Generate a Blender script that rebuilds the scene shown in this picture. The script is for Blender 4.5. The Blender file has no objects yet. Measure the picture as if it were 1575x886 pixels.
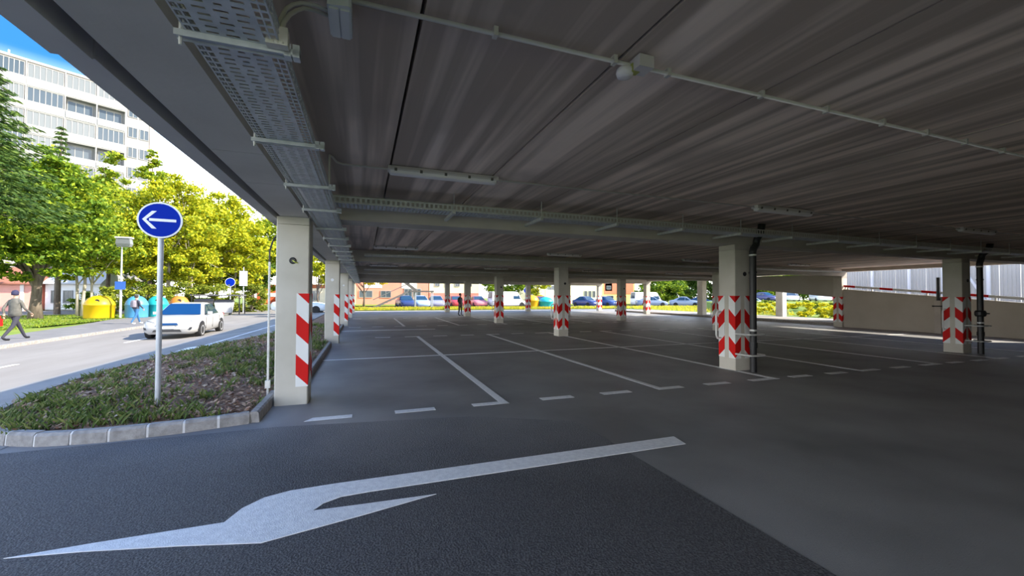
import bpy, bmesh, math, random
import numpy as np
from mathutils import Vector, Matrix
R = random.Random(7)
NR = np.random.RandomState(11)
scene = bpy.context.scene
COL = scene.collection
PI = math.pi

# ------------------------------------------------------------------ camera, sky, sun, exposure
cam_d = bpy.data.cameras.new('camera')
cam = bpy.data.objects.new('camera', cam_d)
COL.objects.link(cam)
cam_d.sensor_width = 36.0
cam_d.lens = 36.0 * 630.7 / 1575.0
cam_d.clip_start = 0.05
cam_d.clip_end = 600
yaw, pit, rol = math.radians(19.868), math.radians(1.09), math.radians(0.249)
fw = Vector((math.sin(yaw), math.cos(yaw), 0)); rt = Vector((math.cos(yaw), -math.sin(yaw), 0)); upv = Vector((0, 0, 1))
f2 = fw * math.cos(pit) + upv * math.sin(pit); u2 = -fw * math.sin(pit) + upv * math.cos(pit)
r3 = rt * math.cos(rol) + u2 * math.sin(rol); u3 = -rt * math.sin(rol) + u2 * math.cos(rol)
M4 = Matrix(((r3.x, u3.x, -f2.x, 0), (r3.y, u3.y, -f2.y, 0), (r3.z, u3.z, -f2.z, 1.471), (0, 0, 0, 1)))
cam.matrix_world = M4
scene.camera = cam
scene.view_settings.view_transform = 'Standard'
scene.view_settings.look = 'None'
scene.view_settings.gamma = 1.0
scene.view_settings.use_curve_mapping = False
scene.view_settings.exposure = 2.2

world = bpy.data.worlds.new('sky')
scene.world = world
world.use_nodes = True
wn = world.node_tree; wn.nodes.clear()
tc = wn.nodes.new('ShaderNodeTexCoord')
sep = wn.nodes.new('ShaderNodeSeparateXYZ'); wn.links.new(tc.outputs['Generated'], sep.inputs[0])
rmp = wn.nodes.new('ShaderNodeValToRGB'); wn.links.new(sep.outputs['Z'], rmp.inputs[0])
cr = rmp.color_ramp
cr.elements[0].position = 0.0; cr.elements[0].color = (0.95, 0.95, 0.95, 1)
cr.elements[1].position = 1.0; cr.elements[1].color = (0.02, 0.09, 0.26, 1)
for pos, c in ((0.22, (0.92, 0.95, 1.0, 1)), (0.29, (0.36, 0.48, 0.66, 1)), (0.36, (0.016, 0.085, 0.21, 1)), (0.5, (0.016, 0.08, 0.22, 1))):
    e = cr.elements.new(pos); e.color = c
nz = wn.nodes.new('ShaderNodeTexNoise'); nz.inputs['Scale'].default_value = 3.2; nz.inputs['Detail'].default_value = 6
mp = wn.nodes.new('ShaderNodeMapping'); mp.inputs['Scale'].default_value = (1, 1, 2.6)
wn.links.new(tc.outputs['Generated'], mp.inputs[0]); wn.links.new(mp.outputs[0], nz.inputs['Vector'])
cr2 = wn.nodes.new('ShaderNodeValToRGB'); cr2.color_ramp.elements[0].position = 0.52; cr2.color_ramp.elements[1].position = 0.72
wn.links.new(nz.outputs['Fac'], cr2.inputs[0])
mx = wn.nodes.new('ShaderNodeMixRGB'); mx.inputs[2].default_value = (0.95, 0.97, 1.0, 1)
ml = wn.nodes.new('ShaderNodeMath'); ml.operation = 'MULTIPLY'; ml.inputs[1].default_value = 0.65
wn.links.new(cr2.outputs[0], ml.inputs[0]); wn.links.new(ml.outputs[0], mx.inputs[0]); wn.links.new(rmp.outputs[0], mx.inputs[1])
bg = wn.nodes.new('ShaderNodeBackground'); bg.inputs['Strength'].default_value = 1.15
wo = wn.nodes.new('ShaderNodeOutputWorld')
wn.links.new(mx.outputs[0], bg.inputs[0]); wn.links.new(bg.outputs[0], wo.inputs[0])

sun_d = bpy.data.lights.new('sun', 'SUN')
sun_d.energy = 2.7; sun_d.angle = math.radians(0.6); sun_d.color = (1.0, 0.90, 0.74)
sun = bpy.data.objects.new('sun', sun_d); COL.objects.link(sun)
sun.rotation_euler = Vector((1.0, -0.45, 0.80)).to_track_quat('Z', 'Y').to_euler()

# ------------------------------------------------------------------ materials
def mat(name, c1, c2=None, scale=4.0, rough=0.8, metal=0.0, bump=0.0, bscale=None, stretch=None, spec=0.5, detail=6, lo=0.35, hi=0.65, c3=None, s3=0.6, lo3=.45, hi3=.7, trans=0.0):
    m = bpy.data.materials.new(name); m.use_nodes = True
    nt = m.node_tree; b = nt.nodes['Principled BSDF']
    b.inputs['Base Color'].default_value = (*c1, 1); b.inputs['Roughness'].default_value = rough
    b.inputs['Metallic'].default_value = metal; b.inputs['Specular IOR Level'].default_value = spec
    if c2 or bump:
        g = nt.nodes.new('ShaderNodeNewGeometry')
        vec = g.outputs['Position']
        if stretch:
            mpn = nt.nodes.new('ShaderNodeMapping'); mpn.inputs['Scale'].default_value = stretch
            nt.links.new(vec, mpn.inputs[0]); vec = mpn.outputs[0]
    if c2:
        n = nt.nodes.new('ShaderNodeTexNoise'); n.inputs['Scale'].default_value = scale; n.inputs['Detail'].default_value = detail
        nt.links.new(vec, n.inputs['Vector'])
        r = nt.nodes.new('ShaderNodeValToRGB'); r.color_ramp.elements[0].position = lo; r.color_ramp.elements[1].position = hi
        r.color_ramp.elements[0].color = (*c1, 1); r.color_ramp.elements[1].color = (*c2, 1)
        nt.links.new(n.outputs['Fac'], r.inputs[0]); out = r.outputs[0]
        if c3:
            n3 = nt.nodes.new('ShaderNodeTexNoise'); n3.inputs['Scale'].default_value = s3; n3.inputs['Detail'].default_value = 5
            nt.links.new(g.outputs['Position'], n3.inputs['Vector'])
            r3_ = nt.nodes.new('ShaderNodeValToRGB'); r3_.color_ramp.elements[0].position = lo3; r3_.color_ramp.elements[1].position = hi3
            nt.links.new(n3.outputs['Fac'], r3_.inputs[0])
            x = nt.nodes.new('ShaderNodeMixRGB'); x.inputs[2].default_value = (*c3, 1)
            nt.links.new(r3_.outputs[0], x.inputs[0]); nt.links.new(out, x.inputs[1]); out = x.outputs[0]
        nt.links.new(out, b.inputs['Base Color'])
    if bump:
        n2 = nt.nodes.new('ShaderNodeTexNoise'); n2.inputs['Scale'].default_value = bscale or scale * 6; n2.inputs['Detail'].default_value = 4
        nt.links.new(vec, n2.inputs['Vector'])
        bp = nt.nodes.new('ShaderNodeBump'); bp.inputs['Strength'].default_value = bump; bp.inputs['Distance'].default_value = 0.02
        nt.links.new(n2.outputs['Fac'], bp.inputs['Height']); nt.links.new(bp.outputs[0], b.inputs['Normal'])
    return m

def leafmat(name, cols, trans=0.35):
    m = bpy.data.materials.new(name); m.use_nodes = True
    nt = m.node_tree; b = nt.nodes['Principled BSDF']; o = nt.nodes['Material Output']
    g = nt.nodes.new('ShaderNodeNewGeometry')
    r = nt.nodes.new('ShaderNodeValToRGB'); e = r.color_ramp.elements
    while len(e) < len(cols): e.new(0.5)
    for i, c in enumerate(cols):
        e[i].position = i / (len(cols) - 1); e[i].color = (*c, 1)
    nt.links.new(g.outputs['Random Per Island'], r.inputs[0])
    nt.links.new(r.outputs[0], b.inputs['Base Color']); b.inputs['Roughness'].default_value = 0.6
    b.inputs['Specular IOR Level'].default_value = 0.25
    t = nt.nodes.new('ShaderNodeBsdfTranslucent'); nt.links.new(r.outputs[0], t.inputs[0])
    mxs = nt.nodes.new('ShaderNodeMixShader'); mxs.inputs[0].default_value = trans
    nt.links.new(b.outputs[0], mxs.inputs[1]); nt.links.new(t.outputs[0], mxs.inputs[2]); nt.links.new(mxs.outputs[0], o.inputs[0])
    return m

M = {}
M['asphalt'] = mat('asphalt', (0.165, 0.165, 0.170), (0.245, 0.245, 0.25), 0.9, 0.55, bump=0.25, bscale=130, c3=(0.30, 0.30, 0.30), s3=0.35, lo3=.42, hi3=.75, spec=0.45)
M['coarse'] = mat('coarse asphalt', (0.05, 0.051, 0.057), (0.155, 0.157, 0.167), 85, 0.7, bump=0.7, bscale=85, lo=.38, hi=.75, spec=0.35)
def feather():   # old coarse patch fading to the plain asphalt colour towards the bay markings
    m = M['coarse']; nt = m.node_tree; b = nt.nodes['Principled BSDF']; src = b.inputs['Base Color'].links[0].from_socket
    g = nt.nodes.new('ShaderNodeNewGeometry'); sp = nt.nodes.new('ShaderNodeSeparateXYZ'); nt.links.new(g.outputs['Position'], sp.inputs[0])
    n = nt.nodes.new('ShaderNodeTexNoise'); n.inputs['Scale'].default_value = 1.6; n.inputs['Detail'].default_value = 5; nt.links.new(g.outputs['Position'], n.inputs['Vector'])
    def mth(op, a, v):
        k = nt.nodes.new('ShaderNodeMath'); k.operation = op; nt.links.new(a, k.inputs[0])
        if isinstance(v, float): k.inputs[1].default_value = v
        else: nt.links.new(v, k.inputs[1])
        return k.outputs[0]
    t = mth('ADD', mth('MULTIPLY', sp.outputs['X'], 0.42), sp.outputs['Y'])
    t = mth('ADD', t, mth('MULTIPLY', n.outputs['Fac'], 1.2))
    r = nt.nodes.new('ShaderNodeMapRange'); r.inputs['From Min'].default_value = 4.2; r.inputs['From Max'].default_value = 6.3; nt.links.new(t, r.inputs['Value'])
    x = nt.nodes.new('ShaderNodeMixRGB'); x.inputs[2].default_value = (0.205, 0.205, 0.21, 1)
    nt.links.new(r.outputs['Result'], x.inputs[0]); nt.links.new(src, x.inputs[1]); nt.links.new(x.outputs[0], b.inputs['Base Color'])
feather()
M['road'] = mat('road asphalt', (0.205, 0.192, 0.18), (0.25, 0.236, 0.222), 1.2, 0.85, bump=0.15, bscale=80, stretch=(1, .25, 1))
M['pave'] = mat('pavement', (0.22, 0.21, 0.21), (0.28, 0.27, 0.265), 2.0, 0.9, bump=.1)
M['walk'] = mat('sidewalk asphalt', (0.15, 0.148, 0.152), (0.19, 0.187, 0.19), 2.0, 0.9, bump=.1)
M['clipdark'] = mat('dark clip', (.12, .11, .10), rough=.6)
M['paint'] = mat('road paint', (0.74, 0.75, 0.77), (0.86, 0.87, 0.88), 24, 0.65, bump=0.3, bscale=120)
M['slab'] = mat('slab concrete', (0.45, 0.365, 0.305), (0.88, 0.73, 0.625), 1.5, 0.85, bump=0.12, bscale=5, stretch=(3.6, 0.13, 1.0), lo=.43, hi=.62, detail=3, c3=(0.40, 0.335, 0.29), s3=0.7, lo3=.5, hi3=.85)
M['beam'] = mat('beam concrete', (0.46, 0.42, 0.375), (0.55, 0.505, 0.455), 1.6, 0.85, bump=.1, bscale=30)
M['edge'] = mat('edge beam concrete', (0.46, 0.44, 0.42), (0.55, 0.53, 0.51), 1.2, 0.85, bump=.08, bscale=25)
M['facade'] = mat('facade panel', (0.46, 0.45, 0.47), (0.52, 0.51, 0.52), 1.5, 0.7)
M['column'] = mat('column concrete', (0.55, 0.52, 0.445), (0.63, 0.60, 0.525), 2.2, 0.8, bump=.06, bscale=40)
M['dark_gap'] = mat('dark joint filler', (0.03, 0.03, 0.03), rough=.9)
M['wall'] = mat('ramp wall concrete', (0.47, 0.43, 0.36), (0.53, 0.49, 0.42), 1.0, 0.85, bump=.06, bscale=25)
M['red'] = mat('red reflective', (0.66, 0.010, 0.008), rough=.6, spec=.2)
M['white'] = mat('white reflective', (0.80, 0.81, 0.80), rough=.5)
M['galv'] = mat('galvanised steel', (0.46, 0.49, 0.53), (0.58, 0.61, 0.65), 14, 0.5, 0.3, spec=.5)
M['galv2'] = mat('bright galvanised steel', (0.58, 0.585, 0.57), (0.70, 0.70, 0.68), 20, 0.5, 0.35)
M['conduit'] = mat('conduit plastic', (0.60, 0.575, 0.53), rough=.5)
M['lampw'] = mat('lamp housing', (0.62, 0.58, 0.58), rough=.4)
M['diffuser'] = mat('lamp diffuser', (0.84, 0.80, 0.81), rough=.3)
M['black'] = mat('black plastic', (0.018, 0.018, 0.02), rough=.4)
M['greybox'] = mat('blue grey plastic', (0.66, 0.69, 0.72), rough=.45)
M['blue'] = mat('sign blue', (0.0, 0.022, 0.36), rough=.6, spec=.1)
M['signw'] = mat('sign white', (0.85, 0.86, 0.88), rough=.4)
M['pole'] = mat('pole steel', (0.46, 0.49, 0.53), (0.56, 0.58, 0.62), 6, 0.45, 0.4)
M['soil'] = mat('soil', (0.15, 0.085, 0.055), (0.30, 0.185, 0.12), 9, 0.95, bump=.9, bscale=40)
M['kerb'] = mat('kerb concrete', (0.24, 0.225, 0.21), (0.36, 0.34, 0.32), 14, 0.9, bump=.35, bscale=60)
M['mortar'] = mat('mortar', (0.72, 0.71, 0.69), rough=.9)
M['lawn'] = mat('lawn ground', (0.09, 0.17, 0.014), (0.19, 0.27, 0.025), 1.6, 0.95, bump=.8, bscale=25, c3=(0.22, 0.25, 0.035), s3=.3)
M['bark'] = mat('bark', (0.09, 0.07, 0.055), (0.17, 0.14, 0.11), 8, 0.95, bump=.5, stretch=(1, 1, .2))
M['bark_pale'] = mat('pale bark', (0.30, 0.27, 0.22), (0.42, 0.38, 0.31), 8, 0.95, bump=.4, stretch=(1, 1, .2))
M['grass'] = leafmat('grass blades', [(0.07, 0.12, 0.03), (0.13, 0.19, 0.045), (0.24, 0.25, 0.08)], .25)
M['dead'] = leafmat('dead leaves', [(0.12, 0.06, 0.04), (0.26, 0.15, 0.09), (0.50, 0.36, 0.24), (0.34, 0.15, 0.09), (0.60, 0.48, 0.36)], .1)
M['leaf_green'] = leafmat('green leaves', [(0.05, 0.12, 0.012), (0.15, 0.26, 0.02), (0.36, 0.44, 0.025)])
M['leaf_yellow'] = leafmat('yellow leaves', [(0.12, 0.20, 0.012), (0.42, 0.46, 0.02), (0.74, 0.66, 0.03)])
M['leaf_mix'] = leafmat('yellow green leaves', [(0.08, 0.16, 0.012), (0.26, 0.35, 0.02), (0.52, 0.54, 0.03)])
M['leaf_dark'] = leafmat('dark leaves', [(0.03, 0.08, 0.015), (0.07, 0.15, 0.02), (0.15, 0.22, 0.03)])
M['leaf_gold'] = leafmat('golden leaves', [(0.55, 0.42, 0.02), (0.70, 0.50, 0.02), (0.45, 0.42, 0.03)])
M['needle'] = leafmat('spruce needles', [(0.025, 0.06, 0.016), (0.05, 0.105, 0.02), (0.12, 0.18, 0.03)], .15)
M['flower'] = leafmat('yellow flowers', [(.55, .52, .02), (.85, .70, .02), (.40, .46, .03)])
M['bush'] = leafmat('bush leaves', [(0.10, 0.16, 0.02), (0.24, 0.30, 0.03), (0.40, 0.40, 0.05)])
M['car_white'] = mat('white car paint', (0.38, 0.385, 0.39), rough=.22, spec=.6)
M['glass'] = mat('car glass', (0.02, 0.05, 0.09), rough=.06, spec=.8)
M['glass_blue'] = mat('windscreen glass', (0.006, 0.04, 0.13), rough=.12, spec=.35)
M['tyre'] = mat('tyre rubber', (0.02, 0.02, 0.02), rough=.85)
M['alloy'] = mat('alloy', (0.62, 0.63, 0.65), rough=.35, metal=.6)
M['light_glass'] = mat('headlamp glass', (0.20, 0.22, 0.25), rough=.15)
M['tail'] = mat('tail lamp', (0.45, 0.02, 0.02), rough=.3)
M['render_white'] = mat('white render', (0.29, 0.29, 0.288), (0.32, 0.32, 0.318), 2, .85)
M['win'] = mat('window pane', (0.06, 0.08, 0.10), rough=.12, spec=.7)
M['win_pale'] = mat('curtained pane', (0.16, 0.175, 0.185), rough=.2)
M['clad'] = leafmat('translucent white cladding', [(0.50, 0.51, 0.53), (0.54, 0.545, 0.56)], .4)

# ------------------------------------------------------------------ mesh builder
class MB:
    def __init__(s): s.v = []; s.f = []; s.m = []; s.mi = 0; s.smooth = False
    def poly(s, pts):
        n = len(s.v); s.v += [tuple(p) for p in pts]; s.f.append(tuple(range(n, n + len(pts)))); s.m.append(s.mi); return s
    def box(s, x0, x1, y0, y1, z0, z1, ch=0.0):
        if ch > 0:   # chamfered vertical edges
            pr = [(x0+ch, y0), (x1-ch, y0), (x1, y0+ch), (x1, y1-ch), (x1-ch, y1), (x0+ch, y1), (x0, y1-ch), (x0, y0+ch)]
            return s.prism(pr, z0, z1)
        n = len(s.v)
        s.v += [(x0,y0,z0),(x1,y0,z0),(x1,y1,z0),(x0,y1,z0),(x0,y0,z1),(x1,y0,z1),(x1,y1,z1),(x0,y1,z1)]
        for q in ((0,3,2,1),(4,5,6,7),(0,1,5,4),(1,2,6,5),(2,3,7,6),(3,0,4,7)): s.f.append(tuple(n+i for i in q)); s.m.append(s.mi)
        return s
    def prism(s, pts, z0, z1):
        n = len(s.v); k = len(pts)
        s.v += [(x, y, z0) for x, y in pts] + [(x, y, z1) for x, y in pts]
        s.f.append(tuple(n + i for i in range(k))[::-1]); s.f.append(tuple(n + k + i for i in range(k))); s.m += [s.mi] * 2
        for i in range(k):
            j = (i + 1) % k; s.f.append((n+i, n+j, n+k+j, n+k+i)); s.m.append(s.mi)
        return s
    def extr(s, pts, d):   # extrude an arbitrary 3D polygon by vector d
        n = len(s.v); k = len(pts); d = Vector(d)
        s.v += [tuple(Vector(p)) for p in pts] + [tuple(Vector(p) + d) for p in pts]
        s.f.append(tuple(n + i for i in range(k))[::-1]); s.f.append(tuple(n + k + i for i in range(k))); s.m += [s.mi] * 2
        for i in range(k):
            j = (i + 1) % k; s.f.append((n+i, n+j, n+k+j, n+k+i)); s.m.append(s.mi)
        return s
    def tube(s, path, r, k=8, caps=True):
        path = [Vector(p) for p in path]; n0 = len(s.v); L = len(path)
        rs = r if isinstance(r, (list, tuple)) else [r] * L
        up = None
        for i, p in enumerate(path):
            d = (path[min(i+1, L-1)] - path[max(i-1, 0)]).normalized()
            if up is None or abs(d.dot(up)) > .98: up = Vector((0, 0, 1)) if abs(d.z) < .9 else Vector((1, 0, 0))
            a = d.cross(up).normalized(); b = a.cross(d).normalized(); up = b
            for j in range(k):
                t = 2 * PI * j / k; s.v.append(tuple(p + a * (rs[i] * math.cos(t)) + b * (rs[i] * math.sin(t))))
        for i in range(L - 1):
            for j in range(k):
                j2 = (j + 1) % k
                s.f.append((n0+i*k+j, n0+i*k+j2, n0+(i+1)*k+j2, n0+(i+1)*k+j)); s.m.append(s.mi)
        if caps:
            s.f.append(tuple(n0 + j for j in range(k))[::-1]); s.f.append(tuple(n0 + (L-1)*k + j for j in range(k))); s.m += [s.mi] * 2
        return s
    def loft(s, rings, caps=True):
        n0 = len(s.v); k = len(rings[0])
        for rg in rings: s.v += [tuple(p) for p in rg]
        for i in range(len(rings) - 1):
            for j in range(k):
                j2 = (j + 1) % k
                s.f.append((n0+i*k+j, n0+i*k+j2, n0+(i+1)*k+j2, n0+(i+1)*k+j)); s.m.append(s.mi)
        if caps:
            s.f.append(tuple(n0 + j for j in range(k))[::-1]); s.f.append(tuple(n0 + (len(rings)-1)*k + j for j in range(k))); s.m += [s.mi] * 2
        return s
    def lathe(s, prof, k=16, c=(0, 0, 0), axis='z'):
        rings = []
        for r, z in prof:
            rg = []
            for j in range(k):
                t = 2 * PI * j / k; a, b = r * math.cos(t), r * math.sin(t)
                rg.append({'z': (c[0]+a, c[1]+b, c[2]+z), 'y': (c[0]+a, c[1]+z, c[2]+b), 'x': (c[0]+z, c[1]+a, c[2]+b)}[axis])
            rings.append(rg)
        return s.loft(rings)
    def build(s, name, mats, parent=None, loc=None, smooth=False):
        me = bpy.data.meshes.new(name); me.from_pydata(s.v, [], s.f)
        mats = mats if isinstance(mats, (list, tuple)) else [mats]
        for m_ in mats: me.materials.append(m_)
        if len(mats) > 1: me.polygons.foreach_set('material_index', s.m)
        if s.f:
            bm = bmesh.new(); bm.from_mesh(me); bmesh.ops.recalc_face_normals(bm, faces=bm.faces); bm.to_mesh(me); bm.free()
        if smooth: me.polygons.foreach_set('use_smooth', [True] * len(me.polygons)); 
        me.update()
        return link(name, me, parent, loc)

def link(name, me, parent=None, loc=None):
    o = bpy.data.objects.new(name, me); COL.objects.link(o)
    if parent: o.parent = parent
    if loc: o.location = loc
    return o
def empty(name, loc=(0, 0, 0), rz=0.0):
    o = bpy.data.objects.new(name, None); COL.objects.link(o); o.location = loc; o.rotation_euler = (0, 0, rz); o.empty_display_size = .2
    return o
def tag(o, label, cat, group=None, kind=None):
    o['label'] = label; o['category'] = cat
    if group: o['group'] = group
    if kind: o['kind'] = kind
    return o
def struct(o):
    o['kind'] = 'structure'; return o
def stuff(o):
    o['kind'] = 'stuff'; return o
KIDS = {}
def copy_tree(o, loc, rz=0.0, label=None, group=None):
    def rec(a, par):
        c = a.copy(); COL.objects.link(c)
        if par is not None: c.parent = par
        for ch in [x for x in a.children]: rec(ch, c)
        return c
    c = rec(o, None); c.location = loc; c.rotation_euler = (0, 0, rz)
    if label: c['label'] = label
    if group: c['group'] = group
    return c
def quads_mesh(name, V, m, parent=None, per=4, loc=None):
    n = len(V) // per
    me = bpy.data.meshes.new(name)
    me.vertices.add(len(V)); me.vertices.foreach_set('co', np.asarray(V, np.float32).ravel())
    me.loops.add(len(V)); me.loops.foreach_set('vertex_index', np.arange(len(V), dtype=np.int32))
    me.polygons.add(n); me.polygons.foreach_set('loop_start', np.arange(0, len(V), per, dtype=np.int32))
    me.materials.append(m); me.update(calc_edges=True)
    return link(name, me, parent, loc)

# ------------------------------------------------------------------ ground
def zg(x):
    t = min(max((-3.2 - x) / 4.3, 0), 1); return -0.35 * t * t * (3 - 2 * t)
def sheet(name, xs, ys, m, dz=0.0, parent=None, zf=zg, skirt=0.25):
    b = MB(); nx, ny = len(xs), len(ys)
    b.v = [(x, y, zf(x) + dz) for y in ys for x in xs]
    b.f = [(j*nx+i, j*nx+i+1, (j+1)*nx+i+1, (j+1)*nx+i) for j in range(ny-1) for i in range(nx-1)]
    b.m = [0] * len(b.f)
    return b.build(name, m, parent)
def lin(a, b, n): return [a + (b - a) * i / (n - 1) for i in range(n)]

floor = struct(MB().box(-3.2, 23.2, -9, 38.3, -.3, 0).build('floor', M['asphalt']))
cp = MB().prism([(-3.2, -2.0), (2.36, -2.0), (2.36, 4.3), (1.2, 4.9), (-0.9, 5.2), (-3.2, 5.15)], 0.0005, .003).build('asphalt_patch', M['coarse'], floor)
road = struct(sheet('road', lin(-11.2, -3.2, 33), lin(-9, 58, 12), M['road']))
sheet('road_shoulder', lin(-6.05, -3.2, 12), lin(-9, 34, 4), M['asphalt'], .004, road)
sheet('road_surface', [-60, -40, -25, -11.2], [45, 58], M['road'], 0, road)
sheet('road_surface', [-3.2, 30, 70, 130], [45, 55], M['road'], -.01, road)
sheet('road_surface', [23.2, 29.0], [-9, 45], M['pave'], -.01, road)
sheet('road_surface', [-3.2, 23.2], [38.3, 41], M['pave'], -.01, road)
side = struct(sheet('sidewalk', [-13.6, -11.2], [-9, 34], M['walk'], .10))
MB().prism([(-13.6, 21.8), (-11.35, 27), (-11.35, 44), (-16.2, 44), (-16.2, 36), (-14.6, 28.6)], -.34, -.248).build('path_surface', M['walk'], side)
MB().box(-11.35, -11.2, -9, 22, -.5, -.235).build('kerb_edge', M['kerb'], side)
kb = MB()
for i in range(24): kb.box(-11.35, -11.2, 22 + i * .5, 22.48 + i * .5, -.5, -.24)
stuff(kb.build('kerb_stones', M['kerb'], side))
lawn = struct(sheet('lawn', [-90, -60, -40, -25, -16.2], [-9, 20, 45], M['lawn'], .08))
sheet('lawn_surface', [-16.2, -13.6], [-9, 28], M['lawn'], .07, lawn)
sheet('lawn_surface', [-90, -40, -3.2, 40, 140], [58, 130], M['lawn'], .03, lawn)
sheet('lawn_surface', [-3.2, 23.2, 60, 140], [41, 45], M['lawn'], .06, lawn)
sheet('lawn_surface', [29, 60, 140], [-9, 41], M['lawn'], .02, lawn)

bk = MB(); bk.loft([[(39.5, 19.0, -.1), (44, 21.5, .8), (92, 46, .85), (92, 46, -.1)], [(30.5, 29.5, -.1), (34.5, 33, .8), (66, 70, .85), (66, 70, -.1)]]).build('lawn_bank', M['lawn'], lawn)
struct(MB().box(-260, 320, -120, 330, -1.0, -.60).build('ground', M['lawn']))
sheet('lawn_surface', [-30, -16.2, -11.3], [-9, 58], M['lawn'], -.012, lawn)
# road markings (thin painted layers lying on the floor)
PZ0, PZ1 = .004, .007
def paint_poly(name, pts, parent=floor, dz=0.0):
    b = MB()
    if parent is floor: b.prism(pts, PZ0 + dz, PZ1 + dz)
    return b.build(name, M['paint'], parent)
# merge arrow as triangulated outline
ar = [(-1.86,3.115),(-1.5,3.13),(-0.83,3.135),(-0.77,3.30),(-0.66,3.42),(-0.50,3.475),(-0.2,3.49),(0.75,3.49),(3.07,3.49),(3.03,3.275),(1.62,3.265),(0.70,3.262),(0.05,3.262),(-0.14,3.25),(-0.25,3.19),(-0.31,3.105),(0.02,3.085),(0.52,3.062),(0.02,2.935),(-0.555,2.805),(-1.0,2.93),(-1.5,3.05)]
bm = bmesh.new(); vs = [bm.verts.new((x, y, PZ1)) for x, y in ar]; fc = bm.faces.new(vs)
bmesh.ops.triangulate(bm, faces=[fc], ngon_method='EAR_CLIP')
ex = bmesh.ops.extrude_face_region(bm, geom=list(bm.faces)); bmesh.ops.translate(bm, vec=(0, 0, -.0035), verts=[g for g in ex['geom'] if isinstance(g, bmesh.types.BMVert)])
bmesh.ops.recalc_face_normals(bm, faces=bm.faces)
me = bpy.data.meshes.new('turn_arrow_marking'); bm.to_mesh(me); bm.free(); me.materials.append(M['paint'])
link('turn_arrow_marking', me, floor)['label'] = 'long white painted arrow with a hooked head'
X0 = -0.616
def dash(x, y, w=.5, d=.13): paint_poly('dash_marking', [(x, y), (x + w, y), (x + w, y + d), (x, y + d)])
def bline(x, y0, y1, w=.11): paint_poly('bay_line_marking', [(x - w/2, y0), (x + w/2, y0), (x + w/2, y1), (x - w/2, y1)], dz=.0012)
ROWS = [(5.30, 14.97), (19.95, 27.1), (32.0, 36.9)]
for i in range(20):
    if i == 0:
        paint_poly('dash_marking', [(X0 - .02, 5.30), (X0 + .5, 5.30), (X0 + .5, 5.43), (X0 + .06, 5.43)])
    else: dash(X0 + i, 5.30)
    if i > 0: dash(X0 + i, 14.87)
    dash(X0 + i, 19.95)
    if i < 19: dash(X0 + i, 27.0)
for x in (X0 + 2.5 - .06, X0 + 5.06, X0 + 7.5 + .08, X0 + 10.0, X0 + 12.6, X0 + 15.1, X0 + 17.6):
    bline(x, 5.30, 15.0)
    if x > 1: bline(x, 20.0, 27.1)
paint_poly('bay_line_marking', [(-.85, 10.05), (20.5, 10.05), (20.5, 10.15), (-.85, 10.15)], dz=.0006)
paint_poly('bay_line_marking', [(-.85, 17.93), (2.95, 17.93), (2.95, 18.12), (-.85, 18.12)])
paint_poly('bay_line_marking', [(4.0, 23.5), (20.5, 23.5), (20.5, 23.62), (4.0, 23.62)])
def rmark(pts):
    b = MB(); b.extr([(x, y, zg(x) + .006) for x, y in pts], (0, 0, .004)); return b.build('road_line_marking', M['paint'], road)
for i in range(8):
    y0 = 14.25 - 7 * i + 14
    rmark([(-8.42, y0 - 1.9), (-8.30, y0 - 1.9), (-8.30, y0), (-8.42, y0)])
for k in range(14):
    y0 = 11.6 + k * 1.5; rmark([(-4.72 + .07*k, y0), (-4.60 + .07*k, y0), (-4.50 + .07*k, y0 + 1.5), (-4.62 + .07*k, y0 + 1.5)])
rmark([(-4.9, 13.9), (-4.2, 13.9), (-4.2, 14.8), (-4.9, 14.8)])

# ------------------------------------------------------------------ planter
pl = struct(empty('planter_trim'))
OUT = [(-1.12, 5.50), (-1.2, 5.44), (-1.85, 5.27), (-2.45, 5.21), (-2.92, 5.26), (-3.29, 5.42), (-3.72, 5.80), (-4.02, 6.35), (-4.22, 7.1), (-4.36, 8.2), (-4.42, 9.35), (-4.32, 10.8), (-3.98, 12.4), (-3.62, 14.2), (-3.25, 16.0), (-2.9, 18.5), (-2.7, 22.0), (-2.7, 34.0)]
def resample(pts, step):
    P = [Vector((x, y)) for x, y in pts]; out = [P[0]]; acc = 0
    for a, b in zip(P, P[1:]):
        L = (b - a).length; t = step - acc
        while t <= L: out.append(a + (b - a) * (t / L)); t += step
        acc = (acc + L) % step if L else acc
        acc = L - (t - step)
    return out
def kerb_run(pts, step, top=.125, w=.11, bottom=-.32, gap=.012):
    P = resample(pts, step)
    for a, b in zip(P, P[1:]):
        d = (b - a).normalized(); n = Vector((d.y, -d.x))
        a2 = a + d * gap; b2 = b - d * gap
        jt = R.uniform(-.006, .006); t = top + R.uniform(-.005, .005)
        zb = min(zg(a.x), 0) - .04
        mb = MB(); rings = []
        for q in (a2, b2):
            o = q + n * jt
            rings.append([(o.x, o.y, zb), (o.x + n.x*.012, o.y + n.y*.012, t - .025), (o.x + n.x*.035, o.y + n.y*.035, t), (o.x + n.x*w, o.y + n.y*w, t), (o.x + n.x*w, o.y + n.y*w, zb)])
        mb.loft(rings); mb.build('kerb_stone', M['kerb'], pl)
        mm = MB(); rings = []
        for q in (b - d*.013, b + d*.013):
            rings.append([(q.x + n.x*.008, q.y + n.y*.008, zb), (q.x + n.x*.018, q.y + n.y*.018, t - .022), (q.x + n.x*.04, q.y + n.y*.04, t - .004), (q.x + n.x*(w-.01), q.y + n.y*(w-.01), t - .004), (q.x + n.x*(w-.01), q.y + n.y*(w-.01), zb)])
        mm.loft(rings); mm.build('mortar_joint', M['mortar'], pl)
kerb_run(OUT[1:9], .30)
kerb_run(OUT[8:], .8)
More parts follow.
